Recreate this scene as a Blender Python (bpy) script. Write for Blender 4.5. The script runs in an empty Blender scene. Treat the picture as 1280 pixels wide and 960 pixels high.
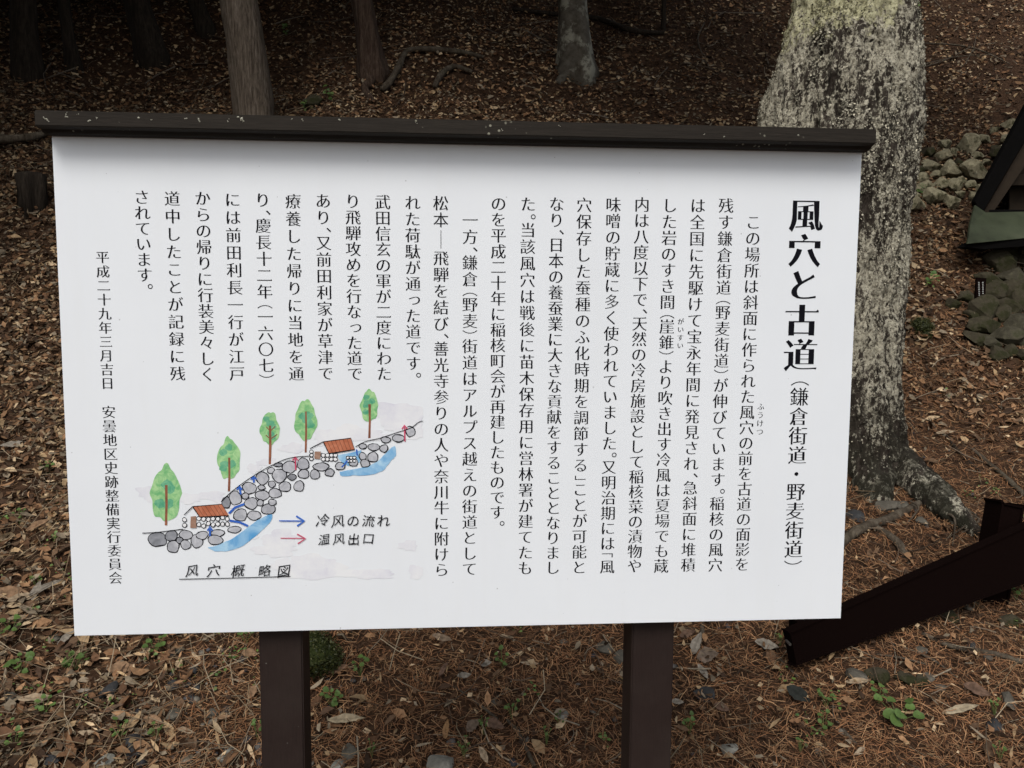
import bpy, bmesh, math, random
import numpy as np
from mathutils import Vector, Matrix, noise as mnoise

# ------------------------------------------------------------------ camera, world, light
SC = bpy.context.scene
COL = SC.collection
CAM = Vector((-0.0436, -1.5953, 1.50))
PANEL_Z0 = 1.50 - 0.6328            # bottom edge of the sign panel
YAW, PITCH, ROLL, F = math.radians(4.36), math.radians(-5.51), math.radians(0.36), 1050.0
fwd = Vector((math.sin(YAW)*math.cos(PITCH), math.cos(YAW)*math.cos(PITCH), math.sin(PITCH)))
r0 = Vector((math.cos(YAW), -math.sin(YAW), 0)); u0 = r0.cross(fwd)
rgt = r0*math.cos(ROLL) + u0*math.sin(ROLL); upv = -r0*math.sin(ROLL) + u0*math.cos(ROLL)
cd = bpy.data.cameras.new('camera'); cam = bpy.data.objects.new('camera', cd); COL.objects.link(cam)
cam.matrix_world = Matrix(((rgt.x, upv.x, -fwd.x, CAM.x), (rgt.y, upv.y, -fwd.y, CAM.y), (rgt.z, upv.z, -fwd.z, CAM.z), (0, 0, 0, 1)))
cd.sensor_width = 36; cd.lens = F/1280*36; cd.clip_end = 400; cd.clip_start = 0.05
SC.camera = cam

SUN_EL, SUN_AZ = math.radians(49), math.radians(195)     # azimuth: direction of the sun, clockwise from +Y
w = bpy.data.worlds.new('World'); SC.world = w; w.use_nodes = True
nt = w.node_tree; nt.nodes.clear()
sky = nt.nodes.new('ShaderNodeTexSky'); sky.sky_type = 'NISHITA'; sky.sun_disc = False
sky.sun_elevation = SUN_EL; sky.sun_rotation = SUN_AZ; sky.dust_density = 3; sky.air_density = 1.0
hs = nt.nodes.new('ShaderNodeHueSaturation'); hs.inputs['Saturation'].default_value = 0.38
bg = nt.nodes.new('ShaderNodeBackground'); bg.inputs['Strength'].default_value = 0.115
wo = nt.nodes.new('ShaderNodeOutputWorld')
nt.links.new(sky.outputs[0], hs.inputs['Color']); nt.links.new(hs.outputs[0], bg.inputs['Color']); nt.links.new(bg.outputs[0], wo.inputs[0])
sl = bpy.data.lights.new('sun', 'SUN'); sl.energy = 1.4; sl.angle = math.radians(26); sl.color = (1.0, 0.97, 0.93)
so = bpy.data.objects.new('sun', sl); COL.objects.link(so)
sdir = Vector((math.sin(SUN_AZ)*math.cos(SUN_EL), math.cos(SUN_AZ)*math.cos(SUN_EL), math.sin(SUN_EL)))
so.rotation_euler = (-sdir).to_track_quat('-Z', 'Y').to_euler(); so.location = sdir*20
SC.view_settings.view_transform = 'Standard'; SC.view_settings.look = 'None'
SC.view_settings.exposure = 0.27; SC.view_settings.gamma = 1.0
SC.cycles.max_bounces = 5; SC.cycles.diffuse_bounces = 3; SC.cycles.glossy_bounces = 2
SC.cycles.transparent_max_bounces = 4

rnd = random.Random(7)
rng = np.random.default_rng(11)

# ------------------------------------------------------------------ helpers
LAT = np.random.default_rng(3).random((256, 256))
def vn(x, y, s=1.0, seed=0):
    x = np.asarray(x, float)*s + seed*17.3 + 500; y = np.asarray(y, float)*s + seed*31.7 + 500
    xi = np.floor(x).astype(int); yi = np.floor(y).astype(int); fx = x-xi; fy = y-yi
    fx = fx*fx*(3-2*fx); fy = fy*fy*(3-2*fy)
    a = LAT[xi % 256, yi % 256]; b = LAT[(xi+1) % 256, yi % 256]; c = LAT[xi % 256, (yi+1) % 256]; d = LAT[(xi+1) % 256, (yi+1) % 256]
    return (a*(1-fx)+b*fx)*(1-fy) + (c*(1-fx)+d*fx)*fy - 0.5

PY = np.array([-60, -12, -3, 0.5, 1.5, 2.5, 3.5, 6.0, 10, 16, 30, 70])
PZ = np.array([-4, -0.9, -0.12, 0.0, 0.30, 0.80, 1.45, 3.25, 6.4, 11.0, 19.0, 40.0])
yy = np.linspace(-60, 70, 2601); zz = np.interp(yy, PY, PZ)
k = np.hanning(17); k /= k.sum(); zz = np.convolve(np.pad(zz, 8, mode='edge'), k, 'valid')
def H(x, y):
    x = np.asarray(x, float); y = np.asarray(y, float)
    z = np.interp(y + 0.25*vn(x, y, 0.35, 5), yy, zz)
    up = np.clip((y-1.5)/4, 0, 1)
    z = z + 0.10*vn(x, y, 1.1, 1)*(0.5+up) + 0.05*vn(x, y, 2.9, 2) + 0.022*vn(x, y, 8, 3) + up*0.35*vn(x, y, 0.5, 4)
    return z
def Hn(x, y, e=0.03):
    gx = (H(x+e, y)-H(x-e, y))/(2*e); gy = (H(x, y+e)-H(x, y-e))/(2*e)
    n = np.stack([-gx, -gy, np.ones_like(gx)], -1); return n/np.linalg.norm(n, axis=-1, keepdims=True)
def ray(px, py):
    return (fwd + rgt*((px-640)/F) + upv*((480-py)/F))
def at_y(px, py, Y):
    d = ray(px, py); return CAM + d*((Y-CAM.y)/d.y)
def ground_at(px, py):
    d = ray(px, py); ts = np.linspace(1.8, 30, 6000)
    P = np.array(CAM)[None] + ts[:, None]*np.array(d)[None]
    below = P[:, 2] < H(P[:, 0], P[:, 1])
    i = int(np.argmax(below)); p = P[i]
    return Vector((p[0], p[1], float(H(p[0], p[1]))))
def pxm(p):      # metres per photo pixel at a point
    return (p-CAM).dot(fwd)/F
def nrm(p): return Vector(Hn(np.array(p.x), np.array(p.y)).tolist())

def tag(o, label=None, cat=None, group=None, kind=None):
    if label: o['label'] = label
    if cat: o['category'] = cat
    if group: o['group'] = group
    if kind: o['kind'] = kind
    return o
def link(name, me, parent=None, mat=None):
    o = bpy.data.objects.new(name, me); COL.objects.link(o)
    if mat: me.materials.append(mat)
    if parent: o.parent = parent; o.matrix_parent_inverse = parent.matrix_world.inverted()
    return o
def empty(name, loc, label, cat, group=None):
    o = bpy.data.objects.new(name, None); COL.objects.link(o); o.location = loc; o.empty_display_size = .1
    o.matrix_world = Matrix.Translation(Vector(loc))
    return tag(o, label, cat, group)
def mesh(name, V, Fc, smooth=False):
    me = bpy.data.meshes.new(name); me.from_pydata([tuple(v) for v in V], [], Fc); me.update()
    if smooth: me.polygons.foreach_set('use_smooth', [True]*len(me.polygons))
    return me
def bm_mesh(name, bm, smooth=False):
    me = bpy.data.meshes.new(name); bmesh.ops.recalc_face_normals(bm, faces=bm.faces[:]); bm.to_mesh(me); bm.free()
    if smooth: me.polygons.foreach_set('use_smooth', [True]*len(me.polygons))
    return me
def box(name, x0, x1, y0, y1, z0, z1, mat, parent=None, bev=0.002):
    bm = bmesh.new(); bmesh.ops.create_cube(bm, size=1)
    for v in bm.verts: v.co = Vector(((x0+x1)/2+v.co.x*(x1-x0), (y0+y1)/2+v.co.y*(y1-y0), (z0+z1)/2+v.co.z*(z1-z0)))
    if bev: bmesh.ops.bevel(bm, geom=bm.edges[:], offset=bev, segments=2, affect='EDGES')
    return link(name, bm_mesh(name, bm), parent, mat)
def beam(name, a, b, w_, h_, mat, parent=None, upd=Vector((0, 0, 1)), bev=0.004, h2=None):
    a = Vector(a); b = Vector(b); d = (b-a); L = d.length; d.normalize(); s = d.cross(upd).normalized(); u = s.cross(d)
    bm = bmesh.new(); bmesh.ops.create_cube(bm, size=1)
    for v in bm.verts: v.co = (a+b)/2 + d*v.co.x*L + s*v.co.y*w_ + u*v.co.z*(h_ if h2 is None or v.co.x < 0 else h2)
    bmesh.ops.bevel(bm, geom=bm.edges[:], offset=bev, segments=2, affect='EDGES')
    return link(name, bm_mesh(name, bm), parent, mat)
def big_mesh(name, V, Fc, tint=None, mat=None, smooth=False):
    """V (N,3), Fc (M,3|4) numpy -> one mesh quickly"""
    me = bpy.data.meshes.new(name); n = len(V); m, kk = Fc.shape
    me.vertices.add(n); me.vertices.foreach_set('co', V.astype(np.float32).ravel())
    me.loops.add(m*kk); me.loops.foreach_set('vertex_index', Fc.astype(np.int32).ravel())
    me.polygons.add(m); me.polygons.foreach_set('loop_start', np.arange(0, m*kk, kk, dtype=np.int32))
    try: me.polygons.foreach_set('loop_total', np.full(m, kk, dtype=np.int32))
    except Exception: pass
    me.update(calc_edges=True)
    if smooth: me.polygons.foreach_set('use_smooth', np.ones(m, bool))
    if tint is not None:
        a = me.color_attributes.new('tint', 'FLOAT_COLOR', 'POINT')
        c = np.ones((n, 4), np.float32); c[:, :3] = tint; a.data.foreach_set('color', c.ravel())
    if mat: me.materials.append(mat)
    return me
def scatter(name, TV, TF, pos, frame, scale, tint, mat, smooth=False):
    """TV (n,V,3) or (V,3) templates, frame (n,3,3) columns = local axes"""
    n = len(pos)
    if TV.ndim == 2: TV = np.broadcast_to(TV, (n,)+TV.shape)
    nv = TV.shape[1]
    V = np.einsum('nij,nvj->nvi', frame, TV*scale[:, None, :]) + pos[:, None, :]
    Fc = (TF[None]+(np.arange(n)*nv)[:, None, None]).reshape(-1, TF.shape[1])
    T = np.repeat(tint, nv, axis=0)
    return big_mesh(name, V.reshape(-1, 3), Fc, T, mat, smooth)
def frames(n, N, tilt):
    a = rng.random(n)*2*np.pi
    N = N + rng.normal(0, 1, (n, 3))*tilt[:, None]; N /= np.linalg.norm(N, axis=1, keepdims=True)
    X = np.stack([np.cos(a), np.sin(a), rng.normal(0, .1, n)], 1); X -= (X*N).sum(1, keepdims=True)*N; X /= np.linalg.norm(X, axis=1, keepdims=True)
    Y = np.cross(N, X); return np.stack([X, Y, N], 2)

# ------------------------------------------------------------------ materials
class NB:
    def __init__(s, name):
        s.m = bpy.data.materials.new(name); s.m.use_nodes = True; s.t = s.m.node_tree
        s.b = s.t.nodes['Principled BSDF']; s.b.inputs['Roughness'].default_value = 0.8
        s.b.inputs['Specular IOR Level'].default_value = 0.12
        s.tc = s.t.nodes.new('ShaderNodeTexCoord')
    def n(s, ty, **kw):
        nd = s.t.nodes.new(ty)
        for k_, v in kw.items():
            if k_ in nd.inputs: nd.inputs[k_].default_value = v
            else: setattr(nd, k_, v)
        return nd
    def l(s, a, b): s.t.links.new(a, b)
    def co(s, scale=(1, 1, 1), out='Object'):
        mp = s.n('ShaderNodeMapping'); mp.inputs['Scale'].default_value = scale; s.l(s.tc.outputs[out], mp.inputs[0]); return mp.outputs[0]
    def noise(s, sc, det=4, rough=.6, scale=(1, 1, 1), dist=0):
        nd = s.n('ShaderNodeTexNoise'); nd.inputs['Scale'].default_value = sc; nd.inputs['Detail'].default_value = det
        nd.inputs['Roughness'].default_value = rough; nd.inputs['Distortion'].default_value = dist
        s.l(s.co(scale), nd.inputs['Vector']); return nd.outputs[0]
    def vor(s, sc, scale=(1, 1, 1), feat='F1', rand=1):
        nd = s.n('ShaderNodeTexVoronoi'); nd.feature = feat; nd.inputs['Scale'].default_value = sc; nd.inputs['Randomness'].default_value = rand
        s.l(s.co(scale), nd.inputs['Vector']); return nd
    def ramp(s, f, stops, interp='LINEAR'):
        r = s.n('ShaderNodeValToRGB'); r.color_ramp.interpolation = interp
        while len(r.color_ramp.elements) > 1: r.color_ramp.elements.remove(r.color_ramp.elements[-1])
        for i, (p, c) in enumerate(stops):
            e = r.color_ramp.elements[0] if i == 0 else r.color_ramp.elements.new(p)
            e.position = p; e.color = (c, c, c, 1) if isinstance(c, (int, float)) else (*c, 1)
        s.l(f, r.inputs[0]); return r.outputs[0]
    def mix(s, f, a, b, mode='MIX'):
        m = s.n('ShaderNodeMix'); m.data_type = 'RGBA'; m.blend_type = mode
        for sock, v in ((m.inputs[0], f), (m.inputs[6], a), (m.inputs[7], b)):
            if isinstance(v, bpy.types.NodeSocket): s.l(v, sock)
            elif isinstance(v, (int, float)): sock.default_value = v if sock == m.inputs[0] else (v, v, v, 1)
            else: sock.default_value = (*v, 1)
        return m.outputs[2]
    def col(s, v):
        if isinstance(v, bpy.types.NodeSocket): s.l(v, s.b.inputs['Base Color'])
        else: s.b.inputs['Base Color'].default_value = (*v, 1)
    def bump(s, h, dist=.002, st=.6):
        b = s.n('ShaderNodeBump'); b.inputs['Distance'].default_value = dist; b.inputs['Strength'].default_value = st
        s.l(h, b.inputs['Height']); s.l(b.outputs[0], s.b.inputs['Normal'])
    def rough(s, v): s.b.inputs['Roughness'].default_value = v
    def spec(s, v): s.b.inputs['Specular IOR Level'].default_value = v

def m_flat(name, c, var=.12, sc=60, rough=.7, spec=.2, bump=0):
    b = NB(name); n_ = b.noise(sc); b.col(b.mix(n_, tuple(x*(1-var) for x in c), tuple(min(1, x*(1+var)) for x in c)))
    b.rough(rough); b.spec(spec)
    if bump: b.bump(n_, bump)
    return b.m
def m_tint(name, rough=.85, sc=90, var=.35, spec=.12, bump=.0006):
    b = NB(name); a = b.n('ShaderNodeAttribute'); a.attribute_name = 'tint'
    n_ = b.noise(sc, 3); v = b.ramp(n_, [(.3, 1-var), (.7, 1+var*.4)])
    b.col(b.mix(1.0, a.outputs['Color'], v, 'MULTIPLY')); b.rough(rough); b.spec(spec)
    if bump: b.bump(n_, bump)
    return b.m
M = {}
M['leaf'] = m_tint('dry_leaf'); M['needle'] = m_tint('dry_needle', .7, 40, .2, bump=0); M['green'] = m_tint('green_leaf', .5, 60, .25, .3)
def mk():
    b = NB('soil'); n1 = b.noise(6, 8, .65); n2 = b.noise(55, 5, .7)
    c = b.ramp(n1, [(.3, (.018, .010, .006)), (.5, (.045, .024, .013)), (.7, (.07, .037, .020))])
    c = b.mix(b.ramp(n2, [(.45, 0.), (.7, .6)]), c, (.11, .065, .04)); b.col(c); b.bump(n2, .02, .9); b.rough(.95); M['soil'] = b.m
    # smooth white print panel with tiny dirt specks and a faint weave
    b = NB('sign_white'); v = b.vor(46, feat='F1'); v2 = b.vor(17)
    sp = b.ramp(v.outputs['Distance'], [(0, 1.), (.035, .8), (.05, 0.)]); gate = b.ramp(b.noise(9, 2), [(.55, 0.), (.6, .55)])
    msk = b.n('ShaderNodeMath', operation='MULTIPLY'); b.l(sp, msk.inputs[0]); b.l(gate, msk.inputs[1])
    sp2 = b.ramp(v2.outputs['Distance'], [(0, .55), (.022, .4), (.03, 0.)]);
    cl = b.ramp(b.noise(3, 6, .6), [(.3, (.77, .80, .83)), (.7, (.81, .84, .865))])
    st = b.ramp(b.noise(4, 6, .7, scale=(6, 1, .6)), [(.5, 0.), (.8, .22)])
    cl = b.mix(st, cl, (.74, .75, .74))
    c = b.mix(msk.outputs[0], cl, (.12, .11, .10)); c = b.mix(sp2, c, (.18, .17, .16)); b.col(c); b.rough(.42); b.spec(.4)
    b.bump(b.noise(500, 2), .00012, .25); M['panel'] = b.m
    # brown coated aluminium of posts
    def brown(name, c0, c1, speck, rough_=.45, spec_=.35, dust=.12):
        b = NB(name); g = b.noise(30, 6, .7, scale=(14, 14, .7)); c = b.mix(g, c0, c1)
        v = b.vor(70); m_ = b.n('ShaderNodeMath', operation='MULTIPLY'); b.l(b.ramp(v.outputs['Distance'], [(0, 1.), (.06, 1.), (.12, 0.)]), m_.inputs[0])
        b.l(b.ramp(b.noise(11, 3), [(.60, 0.), (.64, speck)]), m_.inputs[1])
        c = b.mix(m_.outputs[0], c, (.32, .31, .27)); du = b.ramp(b.noise(5, 5, .7), [(.4, 0.), (.8, dust)]); c = b.mix(du, c, (.10, .085, .07))
        b.col(c); b.rough(rough_); b.spec(spec_); b.bump(g, .0006, .5); M[name] = b.m
    brown('post_brown', (.012, .0075, .0065), (.031, .019, .0155), .35, .6, .18)
    brown('rail_brown', (.0035, .0018, .0016), (.0075, .0036, .003), .05, .9, .02, .0)
    b = NB('cap_brown'); g = b.noise(25, 7, .75, scale=(.8, 18, 22)); c = b.ramp(g, [(.3, (.014, .0115, .009)), (.6, (.027, .022, .017)), (.8, (.055, .047, .037))])
    v = b.vor(85); m_ = b.n('ShaderNodeMath', operation='MULTIPLY'); b.l(b.ramp(v.outputs['Distance'], [(0, 1.), (.16, 1.), (.24, 0.)]), m_.inputs[0])
    b.l(b.ramp(b.noise(14, 4, .7), [(.58, 0.), (.63, .8)]), m_.inputs[1]); c = b.mix(m_.outputs[0], c, (.30, .29, .22)); b.col(c); b.rough(.7); b.bump(g, .001, .6); M['cap'] = b.m
    M['ink'] = m_flat('print_ink', (.006, .006, .009), .05, 20, .7, .05)
    # cedar bark
    def bark(name, c0, c1, c2, sx=9):
        b = NB(name); g = b.noise(5, 8, .7, scale=(sx, sx, .9), dist=.4); f_ = b.noise(30, 5, .7, scale=(3, 3, .6)); 
        c = b.ramp(g, [(.3, c0), (.5, c1), (.72, c2)]); c = b.mix(b.ramp(f_, [(.35, .5), (.6, 0.)]), c, c0)
        mo = b.ramp(b.noise(3, 4), [(.55, 0.), (.8, .35)]); c = b.mix(mo, c, (c1[0]*.8, c1[1]*1.05, c1[2]*.8))
        b.col(c); b.rough(.95); b.bump(g, .02, .9); M[name] = b.m
    bark('bark_cedar', (.022, .015, .010), (.115, .092, .070), (.21, .175, .14), 15)
    bark('bark_red', (.02, .012, .008), (.075, .05, .036), (.13, .095, .07))
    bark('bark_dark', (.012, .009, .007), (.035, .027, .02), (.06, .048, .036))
    bark('dead_wood', (.03, .022, .015), (.10, .08, .058), (.17, .145, .11), 4)
    b = NB('bark_smooth'); p = b.noise(5, 6, .65); c = b.ramp(b.noise(16, 5, .7), [(.3, (.06, .052, .04)), (.7, (.13, .115, .09))])
    c = b.mix(b.ramp(p, [(.5, 0.), (.56, .85)]), c, (.30, .29, .23)); c = b.mix(b.ramp(b.noise(4, 4, scale=(1, 1, .5)), [(.52, 0.), (.62, .8)]), c, (.035, .026, .016)); b.col(c); b.bump(p, .006, .7); b.rough(.9); M['bark_smooth'] = b.m
    # lichen covered bark of the big tree
    b = NB('bark_lichen'); fis = b.noise(9, 9, .72, scale=(2.2, 2.2, .8), dist=.8)
    base = b.ramp(fis, [(.34, (.010, .008, .006)), (.5, (.045, .035, .027)), (.68, (.12, .098, .08))])
    big = b.noise(2.4, 5, .65, scale=(1, 1, .6)); fine = b.noise(44, 8, .78, scale=(1.2, 1.2, .8)); vc = b.vor(55)
    lm = b.n('ShaderNodeMath', operation='MULTIPLY_ADD'); b.l(fine, lm.inputs[0]); lm.inputs[1].default_value = 1.5; fine_ = fine; b.l(big, lm.inputs[2])
    lich = b.ramp(b.noise(70, 4, .75), [(.36, (.12, .105, .08)), (.46, (.42, .385, .29)), (.58, (.74, .69, .54))])
    geo = b.n('ShaderNodeSeparateXYZ'); b.l(b.tc.outputs['Object'], geo.inputs[0])
    def ma(op, a_, b_, c_=None):
        m_ = b.n('ShaderNodeMath', operation=op)
        for k_, v_ in enumerate((a_, b_, c_)):
            if v_ is None: continue
            if isinstance(v_, (int, float)): m_.inputs[k_].default_value = v_
            else: b.l(v_, m_.inputs[k_])
        return m_.outputs[0]
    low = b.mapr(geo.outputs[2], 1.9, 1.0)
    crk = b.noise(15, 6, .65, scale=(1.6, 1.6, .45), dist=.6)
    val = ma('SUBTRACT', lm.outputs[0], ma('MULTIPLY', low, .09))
    val = ma('ADD', val, ma('MULTIPLY', ma('SUBTRACT', crk, .5), .9))
    lmask = b.mapr(val, 1.215, 1.245); c = b.mix(lmask, base, lich)
    thin = b.mapr(val, 1.10, 1.18); thin = ma('MULTIPLY', thin, ma('SUBTRACT', 1.0, lmask)); c = b.mix(ma('MULTIPLY', thin, .45), c, (.12, .105, .08))
    zn = ma('MULTIPLY_ADD', b.noise(9, 8, .78), .75, geo.outputs[2]); zx = b.mapr(ma('MULTIPLY_ADD', b.noise(12, 6, .7), .25, geo.outputs[0]), 2.15, 2.13)
    gaps = b.mapr(b.noise(22, 8, .8), .44, .46)
    zl = b.n('ShaderNodeMath', operation='MULTIPLY'); b.l(ma('MULTIPLY', b.mapr(zn, 3.13, 3.15), zx), zl.inputs[0]); b.l(gaps, zl.inputs[1])
    yel = b.ramp(b.noise(60, 5, .75), [(.36, (.10, .09, .05)), (.45, (.55, .52, .31)), (.60, (.82, .78, .52))])
    c = b.mix(zl.outputs[0], c, yel)
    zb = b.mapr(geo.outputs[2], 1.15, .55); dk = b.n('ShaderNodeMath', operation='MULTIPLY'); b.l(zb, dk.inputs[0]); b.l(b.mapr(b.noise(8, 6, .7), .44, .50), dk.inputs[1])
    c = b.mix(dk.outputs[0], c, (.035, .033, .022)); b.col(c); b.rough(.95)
    hh = b.n('ShaderNodeMath', operation='ADD'); b.l(fine, hh.inputs[0]); b.l(fis, hh.inputs[1]); b.bump(hh.outputs[0], .030, 1.0); M['bark_lichen'] = b.m
    def rock(name, c0, c1, moss=None, mm=.5):
        b = NB(name); n1 = b.noise(14, 7, .7); c = b.ramp(n1, [(.3, c0), (.7, c1)])
        w_ = b.ramp(b.noise(35, 4, .7), [(.6, 0.), (.7, .6)]); c = b.mix(w_, c, tuple(min(.5, x*1.8) for x in c1))
        if moss: c = b.mix(b.mapr(b.noise(9, 5, .7), mm-.06, mm+.06), c, moss)
        b.col(c); b.rough(.9); b.bump(n1, .012, .8); M[name] = b.m
    rock('rock_grey', (.055, .05, .04), (.135, .122, .098)); rock('rock_dark', (.025, .025, .026), (.06, .06, .06)); rock('rock_tan', (.09, .07, .045), (.19, .16, .12))
    rock('rock_lichen', (.11, .095, .06), (.36, .325, .215), (.06, .055, .03), .56); rock('rock_moss', (.03, .025, .016), (.075, .065, .042), (.026, .026, .011), .52)
    rock('rock_olive_shade', (.03, .027, .018), (.085, .076, .052), (.04, .042, .02), .6); rock('rock_white', (.15, .145, .12), (.30, .29, .25)); rock('moss', (.018, .024, .008), (.04, .05, .014))  # olive stone is grey stone with the hut shadow in its colour
    b = NB('green_tin'); n1 = b.noise(5, 6, .65); c = b.ramp(n1, [(.3, (.022, .026, .015)), (.6, (.052, .062, .036)), (.8, (.09, .10, .062))]); c = b.mix(b.ramp(b.noise(20, 5, .7), [(.5, 0.), (.75, .6)]), c, (.03, .035, .02)); b.col(c); b.rough(.6); b.bump(n1, .003); M['green_tin'] = b.m
def mapr(s, f, a, b_):
    m = s.n('ShaderNodeMapRange'); m.inputs[1].default_value = a; m.inputs[2].default_value = b_; s.l(f, m.inputs[0]); return m.outputs[0]
NB.mapr = mapr
mk()

# ------------------------------------------------------------------ ground
def warp(n, lo, hi, c, p=2.2):
    t = np.linspace(-1, 1, n); s_ = np.sign(t)*np.abs(t)**p
    return np.where(s_ < 0, c+(-s_)*(lo-c), c+s_*(hi-c))
gx = warp(340, -45, 45, 0.3); gy = warp(370, -40, 68, 3.2)
X, Y = np.meshgrid(gx, gy); Z = H(X, Y)
V = np.stack([X.ravel(), Y.ravel(), Z.ravel()], 1); ny, nx = X.shape
ii = (np.arange(ny-1)[:, None]*nx+np.arange(nx-1)[None]).ravel()
g = link('ground', big_mesh('ground', V, np.stack([ii, ii+1, ii+1+nx, ii+nx], 1), None, M['soil'], True)); tag(g, 'steep brown forest hillside rising behind the sign', 'ground', kind='structure')

# ------------------------------------------------------------------ the information sign
def on_panel(px, py, Yp=0.0):
    p = at_y(px, py, Yp); return p.x, p.z
sign = empty('notice_board', (0, 0.06, 0), 'large white Japanese notice board with dark brown cap and two brown posts', 'notice board')
PW, PH = 0.75, 0.930
box('panel', -PW, PW, 0.0, 0.004, PANEL_Z0, PANEL_Z0+PH, M['panel'], sign, .0006)
box('backing_frame', -PW+.001, PW-.001, 0.0045, 0.03, PANEL_Z0+.001, PANEL_Z0+PH+.008, M['post_brown'], sign, .001)
# posts: front face behind the panel
for (pa, pb) in ((323.5, 378), (790, 842.5)):
    Yf = 0.031
    x0 = at_y(pa, 800, Yf).x; x1 = at_y(pb, 800, Yf).x
    box('post', x0, x1, Yf, Yf+.085, -0.15, PANEL_Z0+PH+.01, M['post_brown'], sign, .003)
# cap: fascia, sloped underside, top
Yc = -0.052
tl = at_y(42.5, 138.5, Yc); tr = at_y(1096, 160.5, Yc); bl = at_y(44.5, 157, Yc)
cz1 = (tl.z+tr.z)/2; cz0 = bl.z; cx0, cx1 = tl.x, tr.x
print('cap', tl, tr, bl, at_y(1090, 176, Yc))
def extrude_profile(name, prof, x0, x1, mat, parent, mitre=0.0):
    V = []; n = len(prof)
    for x in (x0, x1):
        for (y, z) in prof: V.append((x, y, z))
    Fc = [tuple(range(n)), tuple(range(2*n-1, n-1, -1))]+[(i, i+n, (i+1) % n+n, (i+1) % n) for i in range(n)]
    bm = bmesh.new(); vs = [bm.verts.new(v) for v in V]
    for f_ in Fc: bm.faces.new([vs[i] for i in f_])
    bmesh.ops.bevel(bm, geom=bm.edges[:], offset=.0015, segments=2, affect='EDGES')
    return link(name, bm_mesh(name, bm), parent, mat)
zt = PANEL_Z0+PH
extrude_profile('cap_board', [(Yc, cz1), (Yc, cz0), (Yc+.012, cz0-.003), (-0.004, zt+.010), (.07, zt+.012), (.11, cz0), (.11, cz1-.004), (.03, cz1+.016)], cx0, cx1, M['cap'], sign)
extrude_profile('cap_moulding', [(-.0305, zt+.0035), (-.022, zt-.004), (-.0015, zt-.006), (-.0015, zt+.0075)], -PW-.006, PW+.006, M['cap'], sign)
# lichen crumbs on the cap face
V = []; Fl = []; tn = []
for q in [(55, 147, 1.0), (57, 149, .8), (60, 151, 1.3), (84, 146, 1.2), (83, 142, .7), (97, 143, .9), (110, 151, 1.4), (121, 148, .9), (173, 147, 1.3), (189, 150, .8), (233, 149, 1.0), (249, 150, 1.3), (298, 147, 1.6), (302, 149, 2.2), (304, 152, 1.0), (285, 150, .8), (364, 149, .7), (377, 150, .9), (424, 150, 1.1), (520, 153, .7), (627, 163, 1.1), (700, 158, .7), (880, 168, .8), (998, 169, 1.0), (905, 172, .8)]:
    for _ in range(3):
        p = at_y(q[0]+rnd.gauss(0, 1.0), q[1]+rnd.gauss(0, .8), Yc-.0006); s_ = q[2]*.0011*rnd.uniform(.6, 1.2)
        b0 = len(V); kN = 6
        V.append((p.x, p.y-s_*.9, p.z))
        for i in range(kN):
            a = i/kN*6.283; rr = s_*rnd.uniform(.7, 1.5); V.append((p.x+rr*math.cos(a), p.y+.0005, p.z+rr*math.sin(a)))
        for i in range(kN): Fl.append((b0, b0+1+i, b0+1+(i+1) % kN))
o = link('lichen_spot', mesh('lichen_spot', V, Fl), sign, m_flat('pale_lichen', (.42, .41, .33), .3, 200)); o['kind'] = 'stuff'

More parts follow.
